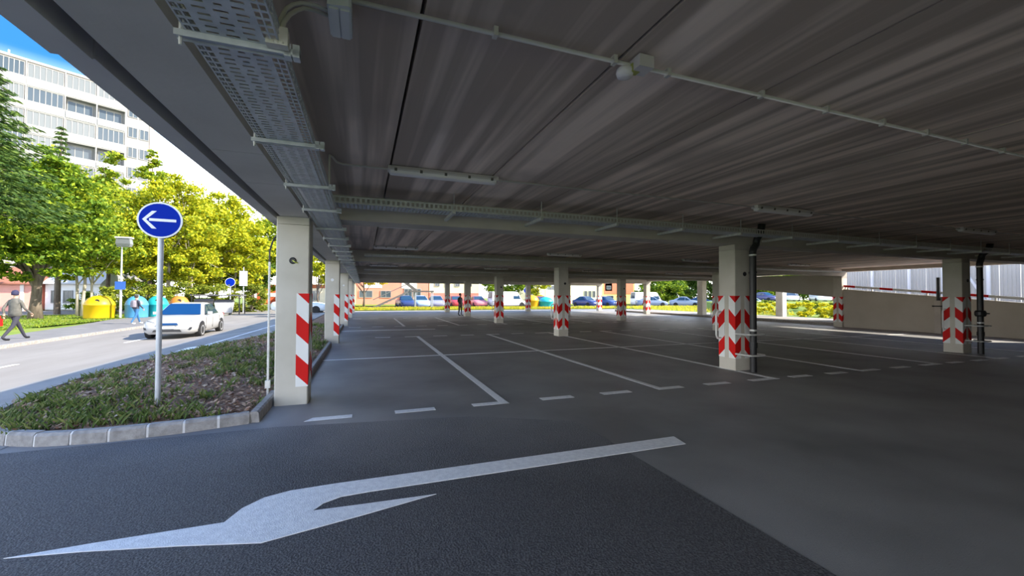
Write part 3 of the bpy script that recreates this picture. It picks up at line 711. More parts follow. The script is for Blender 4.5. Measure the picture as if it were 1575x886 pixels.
# ------------------------------------------------------------------ cars
CARPAINT = {}
def paintmat(c):
    if c not in CARPAINT: CARPAINT[c] = mat('car paint %d' % len(CARPAINT), c, rough=.25, spec=.6)
    return CARPAINT[c]
def make_car(label, paint, loc, rz, L=4.4, Wd=1.78, H=1.45, van=False, glass=None, cat='car', full=True):
    """car pointing to -Y; origin on the ground at its centre"""
    c = tag(empty('van' if van else 'car', loc, rz), label, cat)
    hw = Wd / 2; g = glass or M['glass']
    # lower body loft: stations (y, halfwidth, z_bottom, z_shoulder, z_top)
    hs = .92 * H / 1.45 if not van else 1.05
    st = [(-L/2, hw*.66, .30, .50, .56), (-L/2+.10, hw*.84, .22, .58, .68), (-L/2+.35, hw*.96, .19, .68, .80), (-L/2+.9, hw, .18, .78, hs-.02), (-L/2+1.35, hw, .18, .84, hs+.02), (0, hw, .18, .88, hs), (L/2-1.0, hw, .18, .90, hs+.03), (L/2-.45, hw*.98, .20, .90, hs+.05), (L/2-.12, hw*.90, .26, .86, hs+.02), (L/2, hw*.78, .34, .74, hs-.12)]
    rings = []
    for y, w, zb, zs, zt in st:
        half = [(w*.80, zb), (w*.97, zb+.10), (w, (zb+zs)/2), (w*.985, zs), (w*.90, zs+(zt-zs)*.65), (w*.55, zt), (0, zt+.012)]
        rings.append([(x, y, z) for x, z in half] + [(-x, y, z) for x, z in half[::-1][1:]])
    MB().loft(rings).build('body', paint, c, smooth=True)
    # cabin
    if van: kk = [(-L/2+.75, hs-.05, .80, 0), (-L/2+1.35, H-.05, .74, 1), (-L/2+1.6, H, .73, 1), (L/2-.15, H, .73, 1), (L/2-.03, hs, .82, 0)]
    else: kk = [(-L/2+1.22, hs-.02, .86, 0), (-L/2+2.0, H-.035, .66, 1), (-L/2+2.35, H, .64, 1), (L/2-1.45, H-.02, .63, 1), (L/2-.62, hs+.10, .78, 0), (L/2-.40, hs-.02, .80, 0)]
    rings = []
    for y, z, f, up in kk:
        w = hw * f; wb = hw * .90
        rings.append([(wb, y, hs-.10), (w + (wb-w)*.08 if up else w, y, z-.05 if up else z-.01), (w*.86, y, z), (0, y, z+.012), (-w*.86, y, z), (-(w + (wb-w)*.08 if up else w), y, z-.05 if up else z-.01), (-wb, y, hs-.10)])
    MB().loft(rings).build('roof', paint, c, smooth=False)
    # glass: windscreen, rear window, side windows (slightly proud panes)
    a, b2 = kk[0], kk[1]
    def pt(k0, k1, t, fx, off):
        y = k0[0] + (k1[0]-k0[0])*t; z = k0[1] + (k1[1]-k0[1])*t; w = hw*(k0[2] + (k1[2]-k0[2])*t)
        return (w*fx, y + off, z + .012)
    q = [pt(a, b2, .06, -.94, -.01), pt(a, b2, .06, .94, -.01), pt(a, b2, .93, .88, -.01), pt(a, b2, .93, -.88, -.01)]
    MB().extr(q, (0, -.012, .010)).build('windscreen', g, c)
    e0, e1 = (kk[-1], kk[-2]) if van else (kk[-2], kk[-3])
    q = [pt(e0, e1, .1, -.88, .01), pt(e0, e1, .1, .88, .01), pt(e0, e1, .92, .84, .01), pt(e0, e1, .92, -.84, .01)]
    MB().extr(q, (0, .012, .010)).build('rear_window', M['glass'], c)
    if van: segs = [(-L/2+1.0, -L/2+1.35, -L/2+2.0, -L/2+2.0)]
    else: segs = [(-L/2+1.55, -L/2+2.12, -.02, -.02), (.06, .06, L/2-1.42, L/2-1.02)]
    for s in (-1, 1):
        for (yb0, yt0, yt1, yb1) in segs:
            wt = hw*(.665) + .02; wbm = hw*.893 + .006; zt = H - .075; zb = hs + .015
            q = [(s*wbm, yb0, zb), (s*wbm, yb1, zb), (s*(wt + (wbm-wt)*.06), yt1, zt), (s*(wt + (wbm-wt)*.06), yt0, zt)]
            MB().extr(q, (s*.012, 0, .004)).build('side_window', M['glass'], c)
    wr = .315 if not van else .33
    for s in (-1, 1):
        for y in (-L/2+.86, L/2-.88):
            w = MB().lathe([(wr*.6, -.10), (wr*.97, -.10), (wr, -.06), (wr, .06), (wr*.97, .10), (wr*.6, .10)], 20, (0, 0, 0), 'x').build('wheel', M['tyre'], c, (s*(hw-.085), y, wr))
            if full:
                rb = MB(); rb.lathe([(.02, s*.085), (wr*.66, s*.105), (wr*.66, s*.07)][:2] + [(wr*.66, s*.06)], 16, (0, 0, 0), 'x')
                rb.build('rim', M['alloy'], w)
                ab = MB(); pts = [(s*(hw-.01), y + (wr+.075)*math.cos(t), wr + (wr+.075)*math.sin(t)) for t in lin(.0, PI, 12)]
                ab.extr(pts, (s*.008, 0, 0)); ab.build('wheel_arch', M['black'], c)
    if full:
        for s in (-1, 1):
            MB().extr([(s*hw*.40, -L/2+.085, .60), (s*hw*.72, -L/2+.20, .62), (s*hw*.86, -L/2+.36, .71), (s*hw*.80, -L/2+.30, .745), (s*hw*.50, -L/2+.12, .675)], (0, -.03, .012)).build('headlight', M['light_glass'], c)
            MB().extr([(s*hw*.62, L/2-.0, .78), (s*hw*.93, L/2-.2, .80), (s*hw*.90, L/2-.16, .93), (s*hw*.62, L/2-.03, .93)], (0, .03, 0)).build('taillight', M['tail'], c)
            MB().box(s*(hw+.0) - .02, s*(hw+.0) + (.15 if s > 0 else .15) - (.0 if s > 0 else .26) + .0, -L/2+1.56, -L/2+1.64, hs+.03, hs+.15).build('mirror', paint, c)
            MB().extr([(s*hw*.50, -L/2+.03, .37), (s*hw*.83, -L/2+.09, .39), (s*hw*.86, -L/2+.12, .49), (s*hw*.60, -L/2+.05, .45)], (0, -.035, 0)).build('fog_intake', M['black'], c)
            for y in (-L/2+1.35, .02, 1.05):
                MB().box(s*hw*.988 - .004, s*hw*.988 + .014, y - .004, y + .004, .35, .85).build('door_seam', M['black'], c)
        MB().extr([(-.36, -L/2-.005, .58), (.36, -L/2-.005, .58), (.30, -L/2+.05, .66), (-.30, -L/2+.05, .66)], (0, -.03, 0)).build('grille', M['glass_blue'] if glass else M['black'], c)
        MB().extr([(-.48, -L/2-.0, .31), (.48, -L/2-.0, .31), (.42, -L/2-.0, .40), (-.42, -L/2-.0, .40)], (0, -.03, 0)).build('lower_intake', M['black'], c)
        MB().box(-.26, .26, -L/2 - .045, -L/2 - .02, .44, .54).build('number_plate', M['white'], c)
    return c
make_car('white hatchback driving on the road past the planter', M['car_white'], (-7.45, 22.4, -.352), 0.02, L=4.4, Wd=1.86, H=1.46, glass=M['glass_blue'])

# ------------------------------------------------------------------ people (skin-modifier bodies)
def skin_body(name, verts, edges, radii, mats, matfn, parent, sub=2):
    me = bpy.data.meshes.new(name); me.from_pydata(verts, edges, []); me.update()
    o = bpy.data.objects.new(name, me); COL.objects.link(o)
    md = o.modifiers.new('skin', 'SKIN'); md.use_smooth_shade = True
    sv = me.skin_vertices[0].data if me.skin_vertices else None
    if sv is None: me.attributes; 
    for i, r in enumerate(radii): sv[i].radius = r if isinstance(r, tuple) else (r, r)
    sv[0].use_root = True
    s2 = o.modifiers.new('sub', 'SUBSURF'); s2.levels = sub; s2.render_levels = sub
    dg = bpy.context.evaluated_depsgraph_get(); ev = o.evaluated_get(dg)
    m2 = bpy.data.meshes.new_from_object(ev); bpy.data.objects.remove(o, do_unlink=True)
    m2.name = name; m2.materials.clear()
    for m_ in mats: m2.materials.append(m_)
    for p in m2.polygons: p.material_index = matfn(p.center); p.use_smooth = True
    return link(name, m2, parent)
SKIN = mat('skin', (.50, .30, .22), rough=.6)
def person(label, loc, rz, h, mats, stride=.28, pack=None, armbend=(0.1, .1), hair=(.03, .025, .02), cap=None, jacket_len=.0, walk=1):
    """figure facing -Y, standing height h; mats = (top, legs, shoes)"""
    p = tag(empty('person', loc, rz), label, 'person'); k = h / 1.75
    top_, legs_, shoe_ = mats
    v = []; e = []; r = []
    def add(x, y, z, rad, par=None):
        v.append((x*k, y*k, z*k)); r.append(tuple(a*k for a in rad) if isinstance(rad, tuple) else rad*k)
        if par is not None: e.append((par, len(v)-1))
        return len(v) - 1
    pel = add(0, 0, .95, (.155, .115)); ab = add(0, .0, 1.10, (.145, .105), pel); ch = add(0, .01, 1.30, (.175, .12), ab); nk = add(0, .0, 1.46, (.07, .065), ch)
    hd0 = add(0, -.012, 1.545, (.062, .07), nk); hd1 = add(0, -.02, 1.63, (.078, .095), hd0); hd2 = add(0, -.012, 1.70, (.062, .075), hd1)
    hands = []
    for s in (-1, 1):
        f = stride * s * walk
        hip = add(.09*s, 0, .88, .095, pel); kn = add(.10*s, -f*.45 - .03, .50, .062, hip); an = add(.10*s, -f + (.05 if f < 0 else .0), .09 if f > 0 else .12, .043, kn)
        he = add(.10*s, -f - .04, .045, .042, an); add(.11*s, -f - .19, .035, (.042, .03), he)
        sh = add(.185*s, .01, 1.385, .062, ch); el = add(.235*s, .05 + f*.25, 1.12, .045, sh)
        hb = armbend[0] if s < 0 else armbend[1]
        wr = add(.225*s, f*.35 - hb, .90 + hb*.5, .032, el); pm = add(.22*s, f*.40 - hb*1.3 - .01, .83 + hb*.6, (.022, .036), wr)
        hands.append((pm, s))
    def mf(c):
        z = c.z / k
        if z > 1.475: return 3
        if z < .085: return 2
        if z < .90 and abs(c.x / k) < .175: return 1
        if abs(c.x/k) > .17 and z < .885 + .5*max(armbend): return 3
        return 0
    skin_body('body', v, e, r, [top_, legs_, shoe_, SKIN], mf, p)
    fb = MB()
    for pm, s in hands:
        q = Vector(v[pm])
        for j, L in enumerate((.062, .072, .068, .054)):
            o = q + Vector((0, (-.027 + .018*j)*k, -.03*k)); fb.tube([o, o + Vector((-.004*s, -.004, -L*.55))*k, o + Vector((-.016*s, -.012, -L))*k], [.0085*k, .008*k, .006*k], 6)
        o = q + Vector((-.006*s*k, -.03*k, .01*k)); fb.tube([o, o + Vector((-.012*s, -.028, -.025))*k, o + Vector((-.016*s, -.034, -.055))*k], [.010*k, .009*k, .007*k], 6)
    fb.build('fingers', SKIN, p, smooth=True)
    fc_ = MB()   # nose, ears, eyes, mouth
    fc_.extr([(-.014*k, -.112*k, 1.605*k), (.014*k, -.112*k, 1.605*k), (0, -.105*k, 1.65*k)], (0, -.022*k, 0))
    for s in (-1, 1): fc_.lathe([(.008*k, 0), (.028*k, .006*k), (.02*k, .014*k)], 10, (s*.078*k, 0, 1.625*k), 'x')
    fc_.build('face_features', SKIN, p, smooth=True)
    ey = MB()
    for s in (-1, 1): ey.box(s*.032*k - .012*k, s*.032*k + .012*k, -.118*k, -.104*k, 1.645*k, 1.655*k)
    ey.box(-.022*k, .022*k, -.110*k, -.098*k, 1.578*k, 1.584*k); ey.build('eyes_and_mouth', M['black'], p)
    hm = mat('hair', hair, rough=.8); rings = []
    for t, z in ((1.0, 1.60), (1.06, 1.65), (1.0, 1.71), (.72, 1.765), (.2, 1.785)):
        rings.append([((.088*t*math.cos(a))*k, (.012 + (.105 if math.sin(a) > -.2 else .085)*t*math.sin(a))*k, (z + (.05 if math.sin(a) < -.5 and z < 1.66 else 0))*k) for a in lin(0, 2*PI*15/16, 16)])
    MB().loft(rings).build('hat' if cap else 'hair', cap or hm, p, smooth=True)
    if pack:
        rings = [[((x)*k, (.11 + y)*k, z*k) for x, y in ((-.15*s, 0), (-.15*s, .12*s), (-.10*s, .17*s), (.10*s, .17*s), (.15*s, .12*s), (.15*s, 0))] for z, s in ((1.02, .9), (1.06, 1), (1.32, 1), (1.42, .8), (1.45, .5))]
        MB().loft(rings).build('backpack', pack, p, smooth=False)
        sb_ = MB()
        for s in (-1, 1): sb_.tube([(s*.10*k, .10*k, 1.42*k), (s*.115*k, -.02*k, 1.445*k), (s*.12*k, -.115*k, 1.33*k), (s*.13*k, -.09*k, 1.12*k)], .016*k, 6)
        sb_.build('straps', pack, p)
    return p
jg = mat('grey jacket cloth', (.09, .09, .08), (.135, .13, .115), 10, .9); dk = mat('dark trousers', (.035, .035, .05), rough=.9)
p1 = person('man in grey jacket, dark trousers and dark cap walking away on the pavement', (-12.25, 20.75, -.25), PI - .25, 1.82, (jg, dk, M['black']), .44, cap=mat('dark navy cap', (.02, .02, .06), rough=.8), armbend=(.12, .02), hair=(.1, .1, .1))
rj = MB()
rings = []
for z, wx, wy in ((.84, .185, .145), (.95, .185, .145), (1.15, .175, .135), (1.34, .195, .135), (1.44, .15, .10), (1.49, .085, .08)):
    rings.append([(wx*math.cos(a)*1.04, .005 + wy*math.sin(a)*1.04, z*1.04) for a in lin(0, 2*PI*15/16, 16)])
rj.loft(rings); rj.build('jacket', jg, p1, smooth=True)
bag = tag(empty('bag', (-12.62, 20.62, .27)), 'small red bag carried by the man in the grey jacket', 'bag')
MB().box(-.10, .10, -.05, .05, 0, .26, .02).build('bag_body', M['red'], bag); MB().tube([(-.06, 0, .25), (-.05, 0, .37), (.05, 0, .37), (.06, 0, .25)], .01, 6).build('handle', M['red'], bag)
person('person in dark jacket and blue jeans with a grey backpack walking near the bins', (-12.4, 29.8, -.25), PI - .5, 1.66, (mat('dark jacket', (.04, .045, .07), rough=.9), mat('blue jeans', (.03, .12, .28), rough=.9), M['signw']), .30, pack=mat('grey backpack', (.22, .20, .24), rough=.9))
person('person in black clothes standing beside a fourth row chevron column', (6.66, 29.6, 0), .6, 1.62, (M['black'], M['black'], M['black']), .05)

# ------------------------------------------------------------------ recycling bells and bins
def bell(label, color, loc, r=.72, h=1.6, name='recycling_bell', hole=True):
    b = tag(empty(name, loc), label, 'bin')
    m_ = mat('bell plastic', color, rough=.45)
    MB().lathe([(r*.98, 0), (r, .05), (r, h*.55), (r*1.03, h*.56), (r*1.03, h*.60), (r*.93, h*.72), (r*.74, h*.86), (r*.45, h*.96), (r*.12, h)], 24).build('shell', m_, b, smooth=True)
    if hole:
        MB().lathe([(.13, 0), (.13, -.04)], 12, (.18, -r*.80, h*.76), 'y').build('opening', M['black'], b)
    MB().tube([(-.12, 0, h - .02), (-.12, 0, h + .08), (.12, 0, h + .08), (.12, 0, h - .02)], .02, 6).build('lifting_hook', M['galv'], b)
    return b
bell('yellow dome recycling container on the lawn edge', (.62, .40, .005), (-17.75, 37.6, -.25), .82, 1.62)
bell('light blue recycling container beside the yellow dome', (.07, .28, .50), (-15.75, 37.9, -.25), .66, 1.60)
bell('turquoise recycling container behind the walking person with backpack', (.015, .36, .37), (-15.0, 39.2, -.25), .66, 1.60)
bell('orange recycling container beside the turquoise one', (.62, .20, .03), (-14.1, 40.6, -.25), .66, 1.60)
def dumpster(label, loc, rz, col):
    d = tag(empty('waste_container', loc, rz), label, 'bin'); m_ = mat('container plastic', col, rough=.6)
    MB().loft([[(-.55, -.42, .2), (.55, -.42, .2), (.55, .42, .2), (-.55, .42, .2)], [(-.68, -.52, 1.15), (.68, -.52, 1.15), (.68, .52, 1.15), (-.68, .52, 1.15)]]).build('body', m_, d)
    MB().loft([[(-.70, -.55, 1.15), (.70, -.55, 1.15), (.70, .55, 1.15), (-.70, .55, 1.15)], [(-.62, -.40, 1.32), (.62, -.40, 1.32), (.62, .45, 1.38), (-.62, .45, 1.38)]]).build('lid', M['black'], d)
    for sx in (-.45, .45):
        for sy in (-.33, .33): MB().lathe([(.1, -.03), (.1, .03)], 10, (sx, sy, .1), 'x').build('wheel', M['tyre'], d)
dumpster('black lidded wheeled bin nearest the orange container', (-13.2, 43.2, -.25), .2, (.06, .06, .07))
dumpster('black wheeled bin with pale front behind the white car', (-11.8, 43.6, -.35), .1, (.45, .46, .48))
fr = tag(empty('bin_shelter', (-12.4, 44.3, -.35)), 'dark steel frame shelter over the wheeled bins', 'shelter')
for sx in (-1.8, 1.8):
    for sy in (-.9, .9): MB().box(sx-.04, sx+.04, sy-.04, sy+.04, 0, 1.75).build('post', M['black'], fr)
MB().box(-1.9, 1.9, -1, 1, 1.7, 1.82).build('roof', mat('dark grey roof', (.10, .10, .11), rough=.6), fr)

# street lamp and small signs
sl = tag(empty('street_lamp', (-16.3, 37.0, -.25)), 'pale post street lamp with twin lantern arms by the recycling containers', 'lamp')
MB().tube([(0, 0, 0), (0, 0, 3), (0, 0, 5.1)], [.075, .06, .045], 10).build('post', M['pole'], sl)
MB().tube([(-.28, 0, 5.1), (.42, 0, 5.12)], .03, 8).build('arm', M['pole'], sl)
MB().loft([[(-.22, -.16, 5.12), (.5, -.16, 5.12), (.5, .16, 5.12), (-.22, .16, 5.12)], [(-.28, -.22, 5.32), (.56, -.22, 5.32), (.56, .22, 5.32), (-.28, .22, 5.32)], [(-.25, -.2, 5.72), (.5, -.2, 5.72), (.5, .2, 5.72), (-.25, .2, 5.72)]]).build('lantern', M['win_pale'], sl)
MB().box(-.32, .58, -.25, .25, 5.72, 5.80).build('lantern_cap', M['signw'], sl)
MB().box(-.30, .30, -.12, -.09, 2.05, 2.62).build('blue_plate', mat('blue plate', (.02, .10, .42), rough=.4), sl)
for px, (x, y, z, label) in enumerate(((-12.0, 46.0, -.35, 'small pale round sign on a post beyond the white car'),)):
    arrow_sign('road_sign', label, x, y, z, 3.0, 0, .42, False, .05).children[2].data.materials[0] = M['greybox']
ps = tag(empty('sign_board', (-11.4, 48.0, -.35)), 'narrow blue grey signboard on a pale post beyond the white car', 'sign')
MB().tube([(0, 0, 0), (0, 0, 4.6)], .05, 8).build('post', M['pole'], ps); MB().box(-.35, .35, -.08, -.04, 2.7, 4.2).build('board', M['greybox'], ps)
arrow_sign('road_sign', 'round blue sign on a post seen through the gap beside the planter corner column', -4.15, 27.6, -.05, 2.85, 0, .30, False, .035)
arrow_sign('road_sign', 'round blue sign at the far end of the garage beside a rear column', 16.1, 40.0, 0, 2.05, 0, .36, False, .04)

# ------------------------------------------------------------------ trees
def crown_mesh(name, blobs, n, size, m, parent, clumps=60, seed=1, flat=.55):
    rs = np.random.RandomState(seed); tot = sum(b[3]*b[4]*b[5] for b in blobs); out = []; n = int(n * 2.8); size *= .88; clumps = int(clumps * 1.5)
    for (cx, cy, cz_, rx, ry, rz_) in blobs:
        nb = max(40, int(n * rx*ry*rz_ / tot)); nc = max(8, int(clumps * rx*ry*rz_ / tot))
        d = rs.normal(size=(nc, 3)); d /= np.linalg.norm(d, axis=1)[:, None]
        rad = rs.uniform(.45, 1.0, nc) ** .6
        ctr = d * rad[:, None] * np.array([rx, ry, rz_]) + np.array([cx, cy, cz_])
        cr_ = rs.uniform(.20, .36, nc) * min(rx, rz_)
        idx = rs.randint(0, nc, nb)
        g = rs.normal(size=(nb, 3)) * .55 * np.array([1, 1, flat])
        pos = ctr[idx] + g * cr_[idx][:, None]
        nrm = rs.normal(size=(nb, 3)) + np.array([0, 0, .9]); nrm /= np.linalg.norm(nrm, axis=1)[:, None]
        t = np.cross(nrm, rs.normal(size=(nb, 3))); t /= np.linalg.norm(t, axis=1)[:, None]; bt = np.cross(nrm, t)
        s = (size * rs.uniform(.6, 1.3, nb))[:, None]
        q = np.stack([pos - t*s, pos - bt*s*.55, pos + t*s, pos + bt*s*.55], axis=1)
        out.append(q.reshape(-1, 3))
    return stuff(quads_mesh(name, np.concatenate(out), m, parent))
def tree(name, label, x, y, z, blobs, leaf, n=5000, size=.16, trunks=((0, 0, .16, 4.0, 0),), bark='bark', group=None, seed=1, clumps=60):
    t = tag(empty(name, (x, y, z)), label, 'tree', group)
    rr = random.Random(seed)
    tb = MB()
    for (dx, dy, r, h, lean) in trunks:
        pts = [(dx, dy, -.1)]; rs_ = [r*1.25]
        for i in range(1, 6):
            f = i/5; pts.append((dx + lean*f*f*h*.5 + rr.uniform(-.06, .06), dy + rr.uniform(-.06, .06), h*f)); rs_.append(r*(1 - .6*f))
        tb.tube(pts, rs_, 8)
        for b in range(7):
            i = rr.randint(2, 5); o = Vector(pts[i]); bl = rr.choice(blobs); a = rr.uniform(0, 2*PI)
            e_ = Vector((bl[0] + bl[3]*.6*math.cos(a), bl[1] + bl[4]*.6*math.sin(a), bl[2] + bl[5]*rr.uniform(-.3, .5)))
            tb.tube([o, o.lerp(e_, .5) + Vector((0, 0, .25)), e_], [r*.42, r*.28, r*.08], 6, False)
    tb.build('trunk', M[bark], t, smooth=True)
    crown_mesh('crown', blobs, n, size, M[leaf], t, clumps, seed)
    return t
def spruce(name, label, x, y, z, h, rb, z0, n=9000, seed=3):
    t = tag(empty(name, (x, y, z)), label, 'tree'); rs = np.random.RandomState(seed)
    MB().tube([(0, 0, -.1), (0, 0, h*.5), (0, 0, h*.98)], [.24, .14, .02], 8).build('trunk', M['bark'], t)
    Q = []; br = MB(); layers = int((h - z0) / .42)
    for li in range(layers):
        f = li / layers; zc = z0 + (h - z0) * f; R_ = rb * (1 - f) ** .85 * rs.uniform(.82, 1.12) + .12
        nb = max(5, int(11 * (1 - f) + 4)); a0 = rs.uniform(0, 6.28)
        for b in range(nb):
            a = a0 + 2*PI*b/nb + rs.uniform(-.2, .2); L = R_ * rs.uniform(.75, 1.12)
            d = np.array([math.cos(a), math.sin(a), 0]); side = np.array([-d[1], d[0], 0])
            k = max(6, int(n / (layers * 11)))
            if li % 3 == 0 and b % 2 == 0: br.tube([(0, 0, zc), tuple(d*L*.8 + np.array([0, 0, zc - .18*L]))], [.03, .01], 4, False)
            for j in range(k):
                u = rs.uniform(.12, 1.0); wv = (1 - u*.75) * L * .30
                p = d * (u * L) + side * rs.uniform(-wv, wv) + np.array([0, 0, zc - .30*u*L + .18*u*u*L + rs.normal()*.05])
                tdir = d*.8 + side * rs.uniform(-.7, .7) + np.array([0, 0, -.35]); tdir /= np.linalg.norm(tdir)
                s2 = np.cross(tdir, rs.normal(size=3)); s2 /= np.linalg.norm(s2); s = rs.uniform(.10, .20)
                Q += [p - tdir*s, p - s2*s*.26, p + tdir*s, p + s2*s*.26]
    stuff(br.build('branches', M['bark'], t))
    stuff(quads_mesh('needles', np.array(Q), M['needle'], t))
    return t
spruce('spruce_tree', 'tall dark spruce at the street edge in front of the apartment tower', -20.9, 31.5, -.27, 17.6, 4.4, 6.6, 40000, 3)
spruce('spruce_tree', 'smaller spruce with a reddish pointed tip before the tower', -25.6, 48.0, -.27, 17.0, 2.3, 4.0, 8000, 5)
tree('maple_tree', 'spreading green maple with dark trunk behind the walking man', -21.4, 38.0, -.27, [(0, 0, 7.6, 3.5, 3, 3.0), (-2.6, -1, 6.0, 2.6, 2.5, 2.4), (2.2, -1, 6.4, 2.7, 2.6, 2.4), (.3, -2, 4.4, 3.6, 2.5, 1.8), (-3, 0, 4.0, 2.4, 2, 1.5), (-.4, 0, 10.2, 2.2, 2.2, 1.8)], 'leaf_green', 12000, .17, ((0, 0, .34, 5.0, 0),), seed=11, clumps=110)
tree('maple_tree', 'shady green tree at the street side margin beside the pink house', -19.9, 30.5, -.27, [(-1.5, 0, 5.6, 2.8, 2.4, 2.4), (-3.0, 1, 8.0, 2.6, 2.4, 2.6), (-1.2, 0, 3.7, 2.2, 2.0, 1.1)], 'leaf_green', 7000, .15, ((-2.6, 0, .25, 5.0, .05),), seed=12, clumps=70)
tree('birch_tree', 'pale multi stemmed tree with yellow green leaves left of the yellow container'.replace('left of', 'next to'), -20.6, 41.5, -.27, [(0, -.5, 7.4, 3.0, 2.6, 3.0), (1.8, -1, 6.0, 2.4, 2.2, 2.0), (-1.2, -.5, 9.6, 2.2, 2.0, 2.4), (.6, -1.0, 4.5, 2.8, 1.8, 1.5), (-1.6, 0, 4.4, 2.0, 1.8, 1.5)], 'leaf_mix', 9000, .15, ((0, 0, .13, 6.5, .10), (-.35, .1, .12, 6.0, -.12), (.3, .2, .10, 6.0, .22)), 'bark_pale', seed=13, clumps=90)
tree('poplar_tree', 'airy slender tree with sparse pale leaves before the tower base', -23.0, 50.0, -.27, [(0, 0, 8.5, 2.4, 2.2, 4.0), (.4, 0, 13.0, 1.6, 1.5, 2.6), (1.6, 0, 6.2, 2.2, 2.0, 2.4)], 'leaf_mix', 7000, .18, ((0, 0, .2, 11, 0),), seed=14, clumps=60)
tree('conical_tree', 'pointed green tree rising above the yellow trees', -22.4, 56.5, -.27, [(0, 0, 8, 2.4, 2.2, 4.5), (0, 0, 13.5, 1.5, 1.4, 3.4), (.1, 0, 16.6, .7, .7, 1.4)], 'leaf_mix', 7000, .19, ((0, 0, .22, 13, 0),), seed=15, clumps=60)
tree('maple_tree', 'bright yellow tree behind the round arrow sign', -17.2, 47.0, -.27, [(0, 0, 9.2, 3.4, 3.0, 3.2), (1.4, -.5, 7.2, 3.2, 2.6, 2.6), (-2.2, 0, 7.0, 2.6, 2.4, 2.6), (.2, 0, 11.4, 2.0, 1.8, 1.6), (.5, -1, 4.6, 3.4, 2.2, 1.8), (-2.4, 0, 3.9, 2.2, 2, 1.6), (2.6, 0, 4.2, 2.2, 2, 1.6)], 'leaf_yellow', 12000, .17, ((0, 0, .22, 6, 0), (1.6, .3, .13, 6, .15)), 'bark_pale', seed=16, clumps=120)
tree('maple_tree', 'golden green tree between the arrow sign and the planter corner column', -14.2, 52.0, -.35, [(0, 0, 8.6, 3.6, 3.2, 3.4), (-2.4, 0, 6.6, 2.6, 2.4, 2.2), (2.2, 0, 6.4, 2.8, 2.4, 2.6), (.3, 0, 11.4, 2.0, 1.8, 1.6), (0, -1, 4.5, 3.4, 2.2, 1.8), (-2.6, .6, 3.6, 2.2, 1.8, 1.7), (2.4, .6, 4.0, 2.0, 1.8, 1.8)], 'leaf_yellow', 11000, .18, ((-.6, 0, .16, 6, .04), (.9, 0, .12, 6, .2)), 'bark_pale', seed=17, clumps=110)
tree('maple_tree', 'yellow green tree with darker low crown beside the red kiosk', -12.6, 60.5, -.35, [(0, 0, 8.6, 3.2, 3.0, 3.6), (2.4, 0, 7.4, 2.6, 2.4, 3.0), (-2.0, 0, 7.6, 2.6, 2.4, 2.6), (2.2, 1, 4.2, 2.4, 2, 1.8), (4.2, 1, 5.6, 2.0, 2, 2.6)], 'leaf_mix', 10000, .19, ((.3, 0, .22, 5, 0), (-.7, .2, .20, 5, -.05)), seed=18, clumps=90)
tree('maple_tree', 'dark green undercrown tree in front of the red kiosk tree', -12.9, 58.0, -.35, [(0, 0, 4.3, 3.2, 2.4, 1.9), (-1.6, 0, 3.6, 2.0, 2.0, 1.2)], 'leaf_dark', 4000, .17, ((0, 0, .16, 3.5, 0), (1.0, .2, .14, 3.5, .05)), seed=19, clumps=40)
tree('maple_tree', 'tall green tree at the back of the street grove', -21.0, 64.0, -.27, [(0, 0, 10, 4.4, 3.5, 4.2), (3.4, 0, 8.0, 3.2, 3, 3.2), (-3.6, 0, 8.5, 3.2, 3, 3.6), (0, 0, 4.6, 4.5, 2.5, 2.6), (5, 0, 4.2, 3.5, 2.5, 2.6)], 'leaf_mix', 9000, .22, ((0, 0, .3, 8, 0),), seed=20, clumps=90)
tree('maple_tree', 'mid green tree behind the golden grove near the tower', -25.0, 63.5, -.27, [(0, 0, 8, 4.2, 3.5, 3.6), (-4, 0, 7, 3.4, 3, 3.4), (3.5, 0, 6.5, 3.2, 3, 3.0), (0, 0, 3.8, 5, 2.5, 2.2), (7, 0, 4.4, 4, 2.5, 2.8)], 'leaf_green', 12000, .2, ((0, 0, .3, 7, 0),), seed=21, clumps=80)
tree('maple_tree', 'yellow street tree seen between the first two planter line columns', -3.9, 41.0, -.05, [(0, 0, 4.4, 1.3, 1.2, 1.5), (.5, 0, 3.4, 1.0, 1.0, 1.0)], 'leaf_yellow', 3000, .12, ((0, 0, .09, 3.2, 0),), seed=22, clumps=30)
tree('maple_tree', 'golden tree at the far end opening beside the steel stair', .0, 58.0, 0, [(0, 0, 5.2, 2.6, 2.0, 2.2), (1.6, 0, 4.4, 1.8, 1.6, 1.6), (-1.6, 0, 4.9, 1.8, 1.6, 1.6)], 'leaf_gold', 4000, .17, ((0, 0, .13, 4, 0),), seed=23, clumps=40)
tree('park_tree', 'green tree beyond the far opening behind the white van', 20.6, 62.0, 0, [(0, 0, 4.4, 3.4, 2.6, 3.0), (2.8, 0, 3.8, 2.8, 2.4, 2.6)], 'leaf_green', 5000, .2, ((0, 0, .2, 4, 0),), seed=24, clumps=40)
tree('park_tree', 'lime coloured tree beyond the far opening near the rear blue sign', 26.8, 62.0, 0, [(0, 0, 4.0, 1.8, 1.8, 3.6)], 'leaf_yellow', 3000, .18, ((0, 0, .15, 4, 0),), seed=25, clumps=30)
